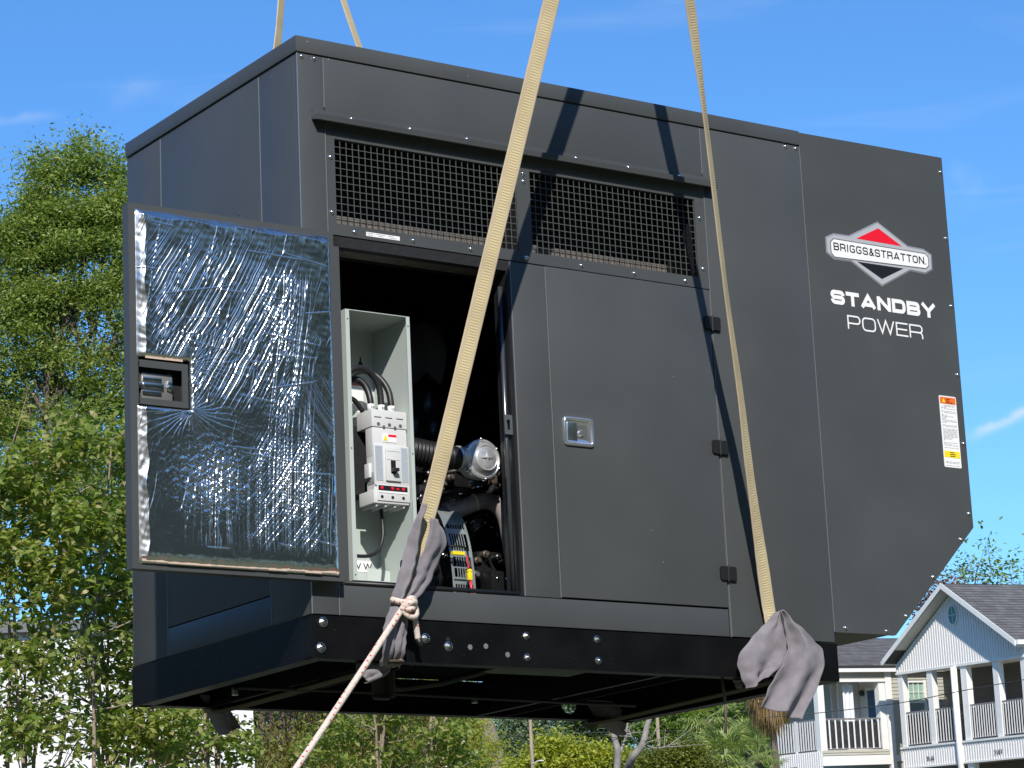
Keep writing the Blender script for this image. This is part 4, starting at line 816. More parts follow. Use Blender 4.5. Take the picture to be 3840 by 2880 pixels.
def grow(base, dirv, length, rad, levels, rnd, split=3, spread=.6, gnarl=.12, upw=.15, ratio=.72, steps=4):
    segs = []; tips = []
    def rec(p, d, L_, r, lv):
        pts = [p]; rs = [r]
        for i in range(steps):
            d = (d + Vector((rnd.gauss(0, gnarl), rnd.gauss(0, gnarl), rnd.gauss(0, gnarl) + upw * .2))).normalized(); p = p + d * (L_ / steps); pts.append(p); rs.append(r * (1 - .45 * (i + 1) / steps))
            if lv <= 1: tips.append((p, d))
        segs.append((pts, rs))
        if lv == 0: return
        for k in range(split):
            q = pts[-1] if k < 2 else pts[rnd.randint(2, steps)]; a = Vector((rnd.gauss(0, 1), rnd.gauss(0, 1), rnd.gauss(0, .7) + upw)).normalized()
            rec(q, (d + a * spread).normalized(), L_ * ratio * rnd.uniform(.8, 1.15), rs[-1] * .78, lv - 1)
    rec(Vector(base), Vector(dirv).normalized(), length, rad, levels); return segs, tips
def branches(segs, name, m, parent, seg=6, minr=0):
    mb = Mb()
    for pts, rs in segs:
        if rs[0] > minr: mb.tube(pts, rs, seg, cap=False)
    return mb.build(name, m, parent, smooth=True)
def at(px, py, Y):      # a point of the place, Y metres ahead, found on the photograph (3840 wide)
    d = F_ + RR * ((px - 1920) / 10208.8) - UU * ((py - 1440) / 10208.8); return CAM + d * (Y / d.y)
def blob(c, r, n, rng_, fill=.5):
    p = rng_.normal(size=(n, 3)); p /= np.linalg.norm(p, axis=1)[:, None]; k = rng_.uniform(fill, 1, n) ** .6; return np.array(c) + p * k[:, None] * np.array(r)
bark = mat('grey brown bark', (.13, .10, .08), .9, var=.3, vscale=9, bump=.6, bscale=24, aniso=(3, 3, .6)); bark2 = mat('tan stem bark', (.30, .235, .17), .85, var=.25, vscale=20, bump=.4, bscale=50); bark3 = mat('pale grey bark', (.25, .225, .195), .85, var=.3, vscale=5, bump=.5, bscale=12)
Lo = leafmat('oak leaf', (.11, .165, .04), (.24, .30, .06), (.42, .45, .15), .4); Ls_ = leafmat('shrub leaf', (.12, .19, .04), (.27, .33, .08), (.42, .36, .16), .45, .4)
Ly = leafmat('yellow green leaf', (.28, .32, .04), (.50, .47, .06), (.18, .24, .05), .4); Ld = leafmat('dark tree leaf', (.035, .06, .025), (.06, .10, .04), (.11, .15, .06)); Lb = leafmat('blue green leaf', (.10, .14, .08), (.18, .24, .14), (.30, .34, .20)); Lv = leafmat('olive leaf', (.12, .13, .03), (.25, .23, .05), (.38, .32, .08))
Lr = leafmat('reddish bud', (.20, .06, .05), (.28, .12, .09), (.14, .10, .05)); Lg = leafmat('fresh green leaf', (.08, .16, .025), (.17, .27, .04), (.30, .37, .07)); Lp_ = leafmat('palm green', (.18, .24, .07), (.30, .36, .12), (.45, .46, .18)); Lpd = leafmat('dead palm', (.22, .13, .07), (.34, .22, .10), (.45, .33, .10))
def tree(name, label, cat, base, trunk_r, crowns, nleaf, lsize, lm, bm_, seed, height_to, group=None, levels=3, ratio=.42, lean=(0, 0), split=3, clump=.35, nclump=None, droop=0, stems=1, spread=.6):
    rnd = random.Random(seed); rg = np.random.default_rng(seed); E_ = empty(name, base); thing(E_, label, cat, group)
    b = Vector(base); segs = []; 
    tops = [Vector(c[0]) for c in crowns]
    for s in range(stems):
        off = Vector((rnd.uniform(-.3, .3), rnd.uniform(-.3, .3), 0)) * (0 if stems == 1 else 1)
        main = Vector((lean[0], lean[1], height_to)); pts = []; rs = []
        for i in range(9): t = i / 8; pts.append(off + main * t + Vector((math.sin(t * 4 + seed + s) * .03, math.cos(t * 5 + s) * .03, 0)) * height_to * .4); rs.append(trunk_r * (1 - .45 * t))
        segs.append((pts, rs))
    for c, r, wt in crowns:                                    # limbs into each crown lobe
        if wt < .3: continue
        cc = Vector(c) - b; q = pts[rnd.randint(5, 8)]
        n_l = 6; p = q; lp = [p]; lr_ = [trunk_r * .42]
        for i in range(n_l): t = (i + 1) / n_l; p = q.lerp(cc, t) + Vector((rnd.gauss(0, .06), rnd.gauss(0, .06), rnd.gauss(0, .04))) * (cc - q).length * (1 - t * .3); lp.append(p); lr_.append(trunk_r * (.42 - .28 * t))
        segs.append((lp, lr_))
        for k in range(9):
            q2 = lp[rnd.randint(2, n_l)]; e = cc + Vector((rnd.uniform(-1, 1) * r[0], rnd.uniform(-1, 1) * r[1], rnd.uniform(-.8, 1) * r[2])) * .85; mid = q2.lerp(e, .5) + Vector((rnd.gauss(0, .1), 0, rnd.gauss(0, .1))) * r[0]
            segs.append(([q2, mid, e], [trunk_r * .13, trunk_r * .08, trunk_r * .03]))
    branches(segs, 'trunk', bm_, E_)
    tot = sum(w_ for _, _, w_ in crowns); cen = []
    for c, r, wt in crowns:
        nc = max(6, int((nclump or 60) * wt / tot)); cl = blob(Vector(c) - b, r, nc, rg, .15); per = int(nleaf * wt / tot / nc)
        cr_ = clump * (.6 + .8 * rg.uniform(size=nc))
        for i in range(nc): cen.append(cl[i] + rg.normal(size=(per, 3)) * np.array([1, 1, .62]) * cr_[i] * .5)
    cen = np.concatenate(cen); Vv, Ff = leaves(cen, lsize, ratio, seed, droop=droop); cr2 = numesh('foliage', Vv, Ff, lm, E_); cr2['kind'] = 'stuff'; return E_
def G0(p): return (p.x, p.y, gz(p.x, p.y))
def S(px, Y): return px * Y / 10208.8
# big evergreen oak, left
cs = []
for px, py, rx, rz, wt in ((260, 830, 190, 160, 1.0), (440, 760, 70, 140, .4), (140, 740, 80, 120, .35), (330, 640, 90, 90, .28), (215, 640, 60, 70, .14), (170, 600, 36, 50, .05), (300, 560, 44, 44, .06), (420, 610, 30, 50, .05), (40, 930, 80, 90, .3), (60, 1010, 160, 200, 1.0), (300, 980, 200, 200, 1.3), (450, 1150, 120, 260, .9), (120, 1300, 190, 210, 1.1), (390, 1480, 150, 200, .9), (60, 1560, 170, 150, .9), (-160, 1300, 220, 350, 1.2), (700, 1200, 260, 380, 1.2), (250, 1850, 260, 200, 1.0), (170, 1130, 170, 130, .8), (350, 830, 120, 120, .5), (300, 560, 20, 25, .02), (140, 600, 24, 40, .03)):
    p = at(px, py, 60); cs.append((p, (S(rx, 60), S(rx, 60) * .9, S(rz, 60)), wt))
b_ = at(290, 1900, 60); tree('oak_tree', 'tall evergreen oak with sky showing through its crown, left behind the generator', 'tree', G0(b_), .20, cs, 130000, .10, Lo, bark, 3, 10.8, ratio=.38, clump=.56, nclump=290, lean=(-.25, 0))
# leafy shrub trees, nearer, left: each with tan stems and large leaves
def shrub(label, cx, Y, seed, lobes, nleaf, group, nstem=7, xspread=200):
    rnd = random.Random(seed); rg = np.random.default_rng(seed); b0 = at(cx, 2800, Y); base = (b0.x, b0.y, gz(b0.x, b0.y)); E_ = empty('leafy_shrub', base); thing(E_, label, 'shrub', group); bv = Vector(base); segs = []; tips = []
    for s in range(nstem):
        tx = at(cx + rnd.uniform(-1, 1) * xspread * 1.4, rnd.uniform(1650, 2250), Y + rnd.uniform(-.6, .8)) - bv; st0 = Vector((rnd.uniform(-.25, .25), rnd.uniform(-.2, .2), 0)); pts = [st0]; k = 9
        for i in range(k): t = (i + 1) / k; pts.append(st0.lerp(tx, t) + Vector((rnd.gauss(0, .03), rnd.gauss(0, .03), 0)) + Vector((0, 0, .25 * math.sin(math.pi * t)))); 
        rs = [.024 * (1 - .75 * i / k) for i in range(k + 1)]; segs.append((pts, rs))
        for q in range(12):
            i = rnd.randint(4, k); p = pts[i]; d = Vector((rnd.gauss(0, 1), rnd.gauss(0, .6), rnd.uniform(-.1, .9))).normalized(); L_ = rnd.uniform(.25, .7); tp_ = [p + d * L_ * t + Vector((0, 0, .08 * t * t)) for t in (0, .35, .7, 1)]; segs.append((tp_, [.007, .005, .004, .002]))
            tips += tp_[1:]
    branches(segs, 'stem', bark2, E_, seg=7)
    cen = []; tot = sum(l[4] for l in lobes)
    for px, py, rx, rz, wt in lobes:
        p = at(px, py, Y); c = Vector(p) - bv; n_ = int(nleaf * wt / tot / 9); q = blob(c, (S(rx, Y), .55, S(rz, Y)), n_, rg, .0)
        for a in q:                                         # a sprig: leaves in a short row
            d = rg.normal(size=3); d[2] = abs(d[2]) * .6; d /= np.linalg.norm(d); cen.append(a + d * np.linspace(0, .20, 9)[:, None] + rg.normal(size=(9, 3)) * .008)
    for t in tips: cen.append(np.array(t) + rg.normal(size=(7, 3)) * .045)
    cen = np.concatenate(cen); Vv, Ff = leaves(cen, .068, .50, seed, up=.9, fold=.22, droop=.1)
    order = np.argsort(cen[:, 1])[:150]; sel = np.zeros(len(cen), bool); sel[order] = True
    Vr = Vv.reshape(-1, 6, 3); k5 = Vr[~sel].reshape(-1, 3); N_ = (~sel).sum(); b5 = np.arange(N_)[:, None] * 6; F5 = np.concatenate([b5 + np.array([q]) for q in LF], 1).reshape(-1, 3)
    f = numesh('foliage', k5, F5, Ls_, E_); f['kind'] = 'stuff'
    for i in order: numesh('leaf', Vr[i], np.array(LF), Ls_, E_)
    return E_
shrub('leafy green shrub with tan stems at the far left, in front of the white building', 130, 19, 11, [(60, 1850, 190, 160, 1), (260, 1700, 150, 130, .7), (-60, 2100, 220, 200, .7), (150, 2150, 240, 200, 1.2), (120, 2480, 250, 170, .6), (80, 2760, 260, 150, .6), (330, 1980, 130, 130, .6)], 7600, 'leafy shrubs left of the generator')
shrub('leafy green shrub with long stems beside the rear corner of the generator', 430, 20, 12, [(450, 1700, 90, 130, .5), (430, 1950, 120, 170, .8), (420, 2250, 160, 170, 1), (420, 2520, 200, 160, .5), (470, 2760, 230, 130, .65), (650, 2700, 90, 130, .35)], 6200, 'leafy shrubs left of the generator', xspread=150)
shrub('thin low shrub with dark leaves below the rear left base corner', 800, 21, 13, [(820, 2790, 130, 90, .8), (640, 2840, 120, 70, .8), (900, 2850, 70, 60, .25), (760, 2690, 60, 60, .2)], 1500, 'leafy shrubs left of the generator', nstem=5, xspread=120)
shrub('sparse shrub with arching twigs under the middle of the generator', 1450, 24, 14, [(1300, 2740, 150, 60, .5), (1500, 2700, 110, 50, .4), (1650, 2760, 100, 60, .5), (1200, 2830, 160, 70, .6), (1700, 2850, 90, 50, .35), (1450, 2860, 160, 60, .4)], 2300, 'leafy shrubs left of the generator', nstem=10, xspread=240)
# trees under and behind the generator
def tr(name, label, cat, Y, lobes, tr_, nleaf, ls, lm, bm_, seed, trunk_px, hpx, group=None, **k):
    cs = [(at(px, py, Y), (S(rx, Y), S(rx, Y) * .8, S(rz, Y)), wt) for px, py, rx, rz, wt in lobes]; b_ = at(trunk_px, 2800, Y); g0 = G0(b_); top = at(trunk_px, hpx, Y)
    return tree(name, label, cat, g0, tr_, cs, nleaf, ls, lm, bm_, seed, top.z - g0[2], group, **k)
tr('bushy_tree', 'brown stemmed bushy tree behind the low shrub, left under the base', 'tree', 44, [(1150, 2560, 260, 280, 1), (1400, 2620, 230, 230, 1), (1050, 2850, 150, 150, .6), (1300, 2880, 260, 160, 1), (1550, 2850, 160, 150, .7), (1650, 2600, 130, 200, .6)], .10, 30000, .085, Lv, bark, 21, 1040, 2500, 'trees behind the generator', clump=.6, nclump=200, droop=.9, ratio=.22, stems=4)
tr('willow_tree', 'yellowish drooping tree left of the palm trunk', 'tree', 60, [(1740, 2760, 70, 110, 1), (1800, 2830, 80, 80, .8), (1700, 2640, 90, 110, .8)], .10, 13000, .07, Ly, bark, 22, 1740, 2650, 'trees behind the generator', clump=.35, nclump=80, droop=.6, ratio=.3)
tr('distant_tree', 'blue green distant tree right of the palm trunk', 'tree', 105, [(1930, 2760, 90, 110, 1), (1990, 2690, 90, 70, .8), (1900, 2900, 110, 90, .8), (2050, 2830, 80, 110, .7)], .2, 20000, .15, Lb, bark3, 23, 1930, 2720, 'trees behind the generator', clump=.8, nclump=90)
tr('distant_tree', 'dark distant tree with gaps of sky behind the yellow bush', 'tree', 115, [(2150, 2720, 90, 60, .7), (2270, 2760, 90, 60, .7), (2200, 2640, 130, 60, .7), (2120, 2860, 120, 80, .7), (2330, 2850, 110, 70, .8), (2300, 2660, 90, 70, .6)], .2, 20000, .16, Ld, bark3, 24, 2230, 2700, 'trees behind the generator', clump=.8, nclump=70)
tr('distant_tree', 'deep green distant tree behind the sabal palms', 'tree', 112, [(2480, 2740, 110, 90, 1), (2620, 2640, 140, 90, 1), (2760, 2560, 120, 90, 1), (2900, 2600, 120, 120, .9), (2560, 2880, 160, 90, 1), (2450, 2640, 90, 70, .6), (2840, 2780, 130, 120, 1)], .22, 34000, .17, Lg, bark3, 25, 2600, 2650, 'trees behind the generator', clump=1.0, nclump=130)
tr('flowering_bush', 'bright yellow green bush beside the wooden pole', 'bush', 66, [(2030, 2845, 50, 40, .5), (2080, 2800, 40, 30, .35), (2120, 2840, 60, 40, .6), (2170, 2815, 40, 30, .35), (2060, 2890, 90, 40, .7), (2230, 2850, 50, 35, .45), (2290, 2830, 36, 24, .25), (2350, 2868, 50, 30, .35), (2190, 2890, 90, 34, .5), (1950, 2880, 60, 34, .35), (2420, 2890, 50, 30, .3)], .06, 15000, .11, Ly, bark, 26, 2120, 2840, 'trees behind the generator', clump=.4, nclump=110)
tr('green_bush', 'rounded olive green bush between the bare tree and the palms', 'bush', 62, [(2480, 2860, 100, 60, 1), (2560, 2830, 80, 50, .7), (2620, 2900, 110, 60, .9), (2400, 2900, 80, 40, .6)], .06, 15000, .08, leafmat('bush leaf', (.09, .12, .02), (.17, .19, .03), (.28, .28, .05)), bark, 27, 2520, 2850, 'trees behind the generator', clump=.4, nclump=90)
# pale two-stemmed tree, mostly bare
def bare(label, Y, paths, seed, m=bark3, name='bare_tree', extra=None, r=.055, leafm=None, nl=0, lsz=.08):
    b0 = at(paths[0][0][0], 2870, Y); base = (b0.x, b0.y, gz(b0.x, b0.y)); E_ = empty(name, base); thing(E_, label, 'tree', 'trees behind the generator' if nl == 0 else None); bv = Vector(base); rnd = random.Random(seed); segs = []; tips = []
    for pth, w0, w1 in [(p[0:-2], p[-2], p[-1]) for p in paths]:
        q = [at(x, y, Y + rnd.uniform(-.3, .3)) - bv for x, y in pth]; q = smoothpath(q, 4); k = len(q); segs.append((q, [S(w0 + (w1 - w0) * i / (k - 1), Y) / 2 for i in range(k)]))
        for j in range(6 if nl else 4):
            p = q[rnd.randint(k // 2, k - 1)]; d = Vector((rnd.gauss(0, 1), rnd.gauss(0, .5), abs(rnd.gauss(0, .8)))).normalized(); L_ = rnd.uniform(.4, 1.0) * Y / 62; pts = [p + d * L_ * t for t in (0, .5, 1)]; segs.append((pts, [.014, .009, .004])); tips += pts
    g0 = Vector(base) - bv; lo = at(paths[0][0][0], paths[0][0][1], Y) - bv; segs.append(([Vector((lo.x, lo.y, 0)), lo], [S(paths[0][-2], Y) / 2 * 1.3, S(paths[0][-2], Y) / 2]))
    branches(segs, 'trunk', m, E_)
    if nl:
        rg = np.random.default_rng(seed); cen = np.concatenate([np.array(t) + rg.normal(size=(nl, 3)) * .16 * Y / 62 for t in tips]); Vv, Ff = leaves(cen, lsz, .45, seed); f = numesh('foliage', Vv, Ff, leafm, E_); f['kind'] = 'stuff'
    return E_
bare('pale grey bare tree forking in two, right of the yellow bush', 58, [[(2312, 2900), (2316, 2820), (2300, 2750), (2290, 2690), (2270, 2600), 30, 16], [(2350, 2900), (2372, 2840), (2410, 2790), (2430, 2710), (2460, 2640), 34, 20], [(2320, 2830), (2345, 2770), (2355, 2700), 14, 7], [(2395, 2790), (2372, 2770), (2360, 2740), 8, 4], [(2405, 2785), (2450, 2805), (2500, 2802), 9, 4]], 31)
bare('small leafless tree with a few spring leaves above the gabled house ridge', 112, [[(3650, 2420), (3650, 2300), (3655, 2200), (3665, 2130), 10, 3], [(3650, 2250), (3620, 2190), (3600, 2150), 6, 3], [(3655, 2230), (3700, 2180), (3725, 2150), 6, 3]], 33, name='spring_tree', nl=9, leafm=Lg, lsz=.20)
bare('small spring tree with sparse leaves at the far right above the roof', 112, [[(3835, 2420), (3835, 2280), (3845, 2170), (3850, 2100), 10, 3], [(3835, 2260), (3800, 2200), (3790, 2150), 6, 3]], 34, name='spring_tree', nl=9, leafm=Lg, lsz=.20)
bare('small tree with reddish buds peeking over the left slope of the gabled roof', 108, [[(3500, 2480), (3500, 2350), (3505, 2240), 12, 4], [(3500, 2380), (3470, 2320), (3455, 2275), 8, 3], [(3500, 2340), (3530, 2260), (3540, 2220), 8, 3]], 35, name='budding_tree', nl=30, leafm=Lr, lsz=.16)
rgw = np.random.default_rng(5); cw = []
for px, py, rx, rz in ((700, 2700, 300, 200), (1050, 2720, 260, 220), (1400, 2760, 260, 200), (1680, 2760, 160, 180), (1850, 2860, 120, 100), (2080, 2880, 160, 60), (2320, 2890, 140, 60), (2620, 2760, 220, 160), (2880, 2760, 190, 200), (300, 2550, 360, 180), (20, 2500, 300, 200)):
    cw.append(blob(at(px, py, 135), (S(rx, 135), 5, S(rz, 135)), 2600, rgw, .1))
cw = np.concatenate(cw); Vv, Ff = leaves(cw, .42, .6, 9); fw = numesh('distant_wood', Vv, Ff, Ld); fw['kind'] = 'stuff'; thing(fw, 'far green wood closing the gaps low behind all the other trees', 'wood')
# wooden poles, palm trunk with skirt
def pole(label, px, Y, w_, ptop, name='utility_pole', m=None):
    b0 = at(px, 2850, Y); t0 = at(px, ptop, Y); E_ = Mb(); h_ = t0.z - gz(b0.x, b0.y); E_.tube([(0, 0, 0), (0, 0, h_ * .5), (0, 0, h_)], [S(w_, Y) / 2 * 1.15, S(w_, Y) / 2, S(w_, Y) / 2 * .9], 12); 
    o = E_.build(name, m or mat('weathered pole', (.30, .24, .17), .9, var=.25, vscale=6, aniso=(6, 6, .5), bump=.4, bscale=20), smooth=True); o.location = (b0.x, b0.y, gz(b0.x, b0.y)); thing(o, label, 'pole', 'wooden poles'); return o
po = pole('weathered wooden pole standing in front of the yellow bush', 1996, 64, 14, 2640)
pole('pale wooden pole right of the bare forked tree', 2474, 72, 14, 2600)
sl = Mb().tube([Vector((0, 0, 0)), Vector((.06, -.02, .01)), Vector((.10, -.03, .04)), Vector((.17, -.04, .05))], .010, 7)
Mb().box(.15, .27, -.07, -.01, .04, .065, b=.008).build('lamp_head', mat('lamp white', (.7, .7, .68), .5), po).location = (0, -.05, at(1998, 2862, 63.9).z - po.location.z)
b0 = at(1998, 2862, 63.9); z0_ = b0.z; o = sl.build('lamp_arm', mat('lamp white', (.7, .7, .68), .5), po); o.location = (0, -.05, b0.z - po.location.z)
pb = at(1862, 2870, 74); tz = at(1835, 2600, 74)
mb = Mb(); hgt = tz.z - gz(pb.x, pb.y); pts = [Vector((0, 0, 0)), Vector((0, 0, hgt - 2.2)), Vector((-.10, 0, hgt - 1.5)), Vector((-.25, 0, hgt - .7)), Vector((-.28, 0, hgt))]; mb.tube(smoothpath(pts, 6), [.30] * 6 + [.28 - .006 * i for i in range(19)], 14)
PT = empty('tall_palm', (pb.x, pb.y, gz(pb.x, pb.y))); thing(PT, 'tall palm whose bare brown trunk rises behind the willow, skirt just visible', 'palm'); mb.build('trunk', mat('palm trunk', (.27, .21, .17), .9, var=.25, vscale=9, aniso=(2, 2, 6), bump=.5, bscale=16), PT, smooth=True)
def fronds(parent, c, n, Lf, m, seed, spread=(-.5, 1.2), seglen=26, name='frond', dead=False):
    rnd = random.Random(seed)
    for k in range(n):
        az = rnd.uniform(0, 2 * math.pi); el = rnd.uniform(*spread); ax = Vector((math.cos(az) * math.cos(el), math.sin(az) * math.cos(el), math.sin(el))); L_ = Lf * rnd.uniform(.8, 1.15); stem = L_ * .45
        side = ax.cross(Vector((0, 0, 1))).normalized(); nrm = side.cross(ax).normalized(); mb = Mb(); hub = Vector(c) + ax * stem - Vector((0, 0, .03 * L_)); mb.tube([Vector(c), Vector(c) + ax * stem * .5, hub], [.02, .016, .012], 4, cap=False)
        for j in range(seglen):                                # segments of the fan, drooping tips
            a = R(-105 + 210 * j / (seglen - 1)); d = (ax * math.cos(a) + side * math.sin(a)).normalized(); l2 = L_ * .62 * (1 - .25 * abs(a) / 2) * rnd.uniform(.85, 1.1); wv = side * math.cos(a) - ax * math.sin(a); w_ = L_ * .018
            dr = Vector((0, 0, -1)) * l2 * (.30 if not dead else .9) * rnd.uniform(.5, 1.3); p1 = hub + d * l2 * .5 + nrm * l2 * .06 * math.cos(j * 2.2); p2 = hub + d * l2 * (1 if not dead else .7) + dr
            mb.add([hub, p1 + wv * w_, p1 - wv * w_, p2], [(0, 1, 2), (1, 3, 2)])
        mb.build(name, m, parent)
def palm(label, px, py, Y, n, Lpx, m, seed, dead=0, trunk_r=.11, cat='palm', trunk_m=None):
    c = at(px, py, Y); base = (c.x, c.y, gz(c.x, c.y)); E_ = empty('fan_palm', base); thing(E_, label, cat, 'fan palms left of the houses'); h_ = c.z - base[2]
    Mb().tube([(0, 0, 0), (.05, 0, h_ * .5), (0, 0, h_)], [trunk_r * 1.1, trunk_r, trunk_r], 12).build('trunk', trunk_m or bark, E_, smooth=True)
    fronds(E_, (0, 0, h_), n, S(Lpx, Y), m, seed, (-.55, 1.3))
    if dead: fronds(E_, (0, 0, h_ - .1), dead, S(Lpx, Y) * 1.0, Lpd, seed + 1, (-1.35, .1), name='dead_frond', dead=True)
    return E_
palm('bushy fan palm whose crown sits lowest, with a brown fibrous heart', 2720, 2845, 70, 26, 170, Lp_, 41, dead=3)
palm('fan palm behind, its fan leaves just under the base edge', 2655, 2690, 76, 20, 135, Lp_, 42)
palm('fan palm with a skirt of golden dead fronds beside the white balcony', 2885, 2600, 79, 12, 120, Lpd, 43, dead=60)
palm('leafy fan palm close in front of the golden skirted one', 2840, 2830, 74, 16, 110, Lp_, 46)
palm('small fan palm tucked behind the golden skirted one', 2800, 2780, 81, 18, 120, Lp_, 47)
palm('short fan palm at the foot of the white balcony', 2890, 2880, 77, 14, 110, Lp_, 44, dead=4)
# a wire strung to the houses and others between trees
def wire(label, pts, r=.012, name='overhead_wire'):
    p = [at(*q) for q in pts]; o = Mb().tube(smoothpath(p, 8), r, 5).build(name, mat('dark wire', (.03, .03, .03), .6)); thing(o, label, 'wire', None); return o
wire('dark overhead wire sagging across the balconies of both houses', [(2860, 2690, 76), (3065, 2674, 76), (3380, 2635, 75), (3610, 2590, 74), (3860, 2545, 73)])
wire('thin pale wire crossing in front of the distant trees', [(1600, 2770, 90), (2050, 2756, 90), (2260, 2746, 90), (2600, 2740, 90)], .010)
wire('thin wire at the level of the yellow bush', [(1500, 2838, 80), (2000, 2827, 80), (2300, 2820, 80)], .010)
# woodland behind the photographer, mirrored in the foil
rg = np.random.default_rng(77); cen = []
for i in range(190):
    a = R(rg.uniform(-172, 45)) ; a = math.pi + R(rg.uniform(-60, 130)) - math.pi / 2; 
    d_ = rg.uniform(34, 46); az = R(rg.uniform(60, 250)); c = np.array([math.sin(az) * d_, math.cos(az) * d_, rg.uniform(4.0, 20.5)])
    if math.cos(az) > .25: continue
    cen.append(blob(c, (5.5, 5.5, 5.0), 300, rg, .2))
for i in range(80):
    az = R(rg.uniform(-100, -32)); d_ = rg.uniform(62, 72); c = np.array([math.sin(az) * d_, math.cos(az) * d_, rg.uniform(2, 10.5)]); cen.append(blob(c, (6, 6, 5.0), 300, rg, .2))
cen = np.concatenate(cen); Vv, Ff = leaves(cen, 1.5, .7, 5); wd = numesh('woodland', Vv, Ff, leafmat('woodland leaf', (.16, .17, .10), (.24, .24, .14), (.34, .33, .19), .5)); wd['kind'] = 'stuff'; thing(wd, 'dark line of trees round the site, outside the photo and seen only mirrored in the foil', 'woodland')
# ------------------------------------------------------------------ white building behind the shrubs
wbm = mat('white painted metal', (.80, .80, .80), .5, var=.03, vscale=2); wy = 35
pR = at(948, 2640, wy); pL = at(-300, 2300, wy); topz = at(500, 2330, wy).z
WB = empty('white_building', (pR.x, pR.y, gz(pR.x, pR.y)), R(8)); thing(WB, 'plain white walled building glimpsed through the shrubs at lower left', 'building')
Wd = 9.0; mb = Mb().box(-Wd, 0, 0, 6, -.3, topz - .12); mb.build('wall', wbm, WB)
mb = Mb()
for k in range(8): mb.box(-Wd + 1.12 * k, -Wd + 1.12 * k + .05, -.03, -.003, 0, topz - .15)
mb.build('wall_batten', wbm, WB); Mb().box(-Wd - .1, .06, -.12, 6.1, topz - .115, topz + .02).build('roof_edge', mat('grey roof trim', (.16, .16, .17), .5), WB)
# ------------------------------------------------------------------ the two houses: local x = towards the right/near side, y = along the ridge, z up from the deck
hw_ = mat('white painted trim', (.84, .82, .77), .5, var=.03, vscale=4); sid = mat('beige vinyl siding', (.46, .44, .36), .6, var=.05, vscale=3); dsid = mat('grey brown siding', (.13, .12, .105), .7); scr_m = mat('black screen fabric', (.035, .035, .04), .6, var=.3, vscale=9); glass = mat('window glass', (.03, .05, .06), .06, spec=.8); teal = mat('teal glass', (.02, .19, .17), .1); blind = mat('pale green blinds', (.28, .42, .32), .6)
vin = mat('white vertical vinyl', (.84, .81, .77), .5); curt = mat('tan curtain', (.33, .25, .16), .9, var=.2, vscale=5); curw = mat('white curtain', (.75, .75, .75), .9)
shg = bpy.data.materials.new('dark shingles'); shg.use_nodes = True; n = shg.node_tree; b = n.nodes['Principled BSDF']; b.inputs['Roughness'].default_value = .95
t = n.nodes.new('ShaderNodeTexCoord'); a = n.nodes.new('ShaderNodeTexNoise'); a.inputs['Scale'].default_value = 3; a.inputs['Detail'].default_value = 9; ge = n.nodes.new('ShaderNodeNewGeometry'); r = n.nodes.new('ShaderNodeValToRGB'); r.color_ramp.elements[0].color = (.075, .074, .076, 1); r.color_ramp.elements[1].color = (.18, .172, .168, 1)
ad = n.nodes.new('ShaderNodeMath'); ad.operation = 'MULTIPLY_ADD'; ad.inputs[1].default_value = .5; n.links.new(a.outputs['Fac'], ad.inputs[0]); m2 = n.nodes.new('ShaderNodeMath'); m2.operation = 'MULTIPLY'; m2.inputs[1].default_value = .5; n.links.new(ge.outputs['Random Per Island'], m2.inputs[0]); n.links.new(m2.outputs[0], ad.inputs[2]); n.links.new(t.outputs['Object'], a.inputs['Vector']); n.links.new(ad.outputs[0], r.inputs[0]); n.links.new(r.outputs[0], b.inputs['Base Color'])
HO = Vector((11.66574658, 86, 5.09386648)); HZ = math.radians(-58.7678)
gnd = gz(11, 86) - HO.z
def roof(parent, x0, z0, x1, z1, y0, y1, name='roof', seed=1):
    """sloping plane from eave (x0,z0) to ridge (x1,z1) between y0,y1, in overlapping shingle courses"""
    rnd = random.Random(seed); L_ = math.hypot(x1 - x0, z1 - z0); k = max(4, int(L_ / .17)); dx, dz = (x1 - x0) / L_, (z1 - z0) / L_; nx, nz_ = -dz, dx
    if nz_ < 0: nx, nz_ = -nx, -nz_
    base = Mb(); q = [(x0, z0), (x1, z1), (x1 - nx * .12, z1 - nz_ * .12), (x0 - nx * .12, z0 - nz_ * .12)]; base.add([(x, y, z) for y in (y0, y1) for x, z in q], [(0, 1, 5, 4), (1, 2, 6, 5), (2, 3, 7, 6), (3, 0, 4, 7), (0, 3, 2, 1), (4, 5, 6, 7)]); ro = base.build(name, mat('roof deck edge', (.05, .05, .05), .8), parent)
    mb = Mb()
    for i in range(k):
        a0, a1 = L_ * i / k, L_ * (i + 1) / k + .03; y = y0 - rnd.uniform(0, .4)
        while y < y1:
            ya, yb = max(y, y0), min(y + .33, y1); y += .335
            if yb - ya < .02: continue
            h0 = .022 + rnd.uniform(0, .006); P = lambda s, h: (x0 + dx * s + nx * h, z0 + dz * s + nz_ * h); A, B = P(a0, h0), P(a1, .004); D_ = P(a0, .001)
            mb.add([(A[0], ya, A[1]), (A[0], yb, A[1]), (B[0], yb, B[1]), (B[0], ya, B[1]), (D_[0], ya, D_[1]), (D_[0], yb, D_[1])], [(0, 1, 2, 3), (4, 5, 1, 0)])
    s = mb.build('shingles', shg, ro); s['kind'] = 'stuff'; return ro
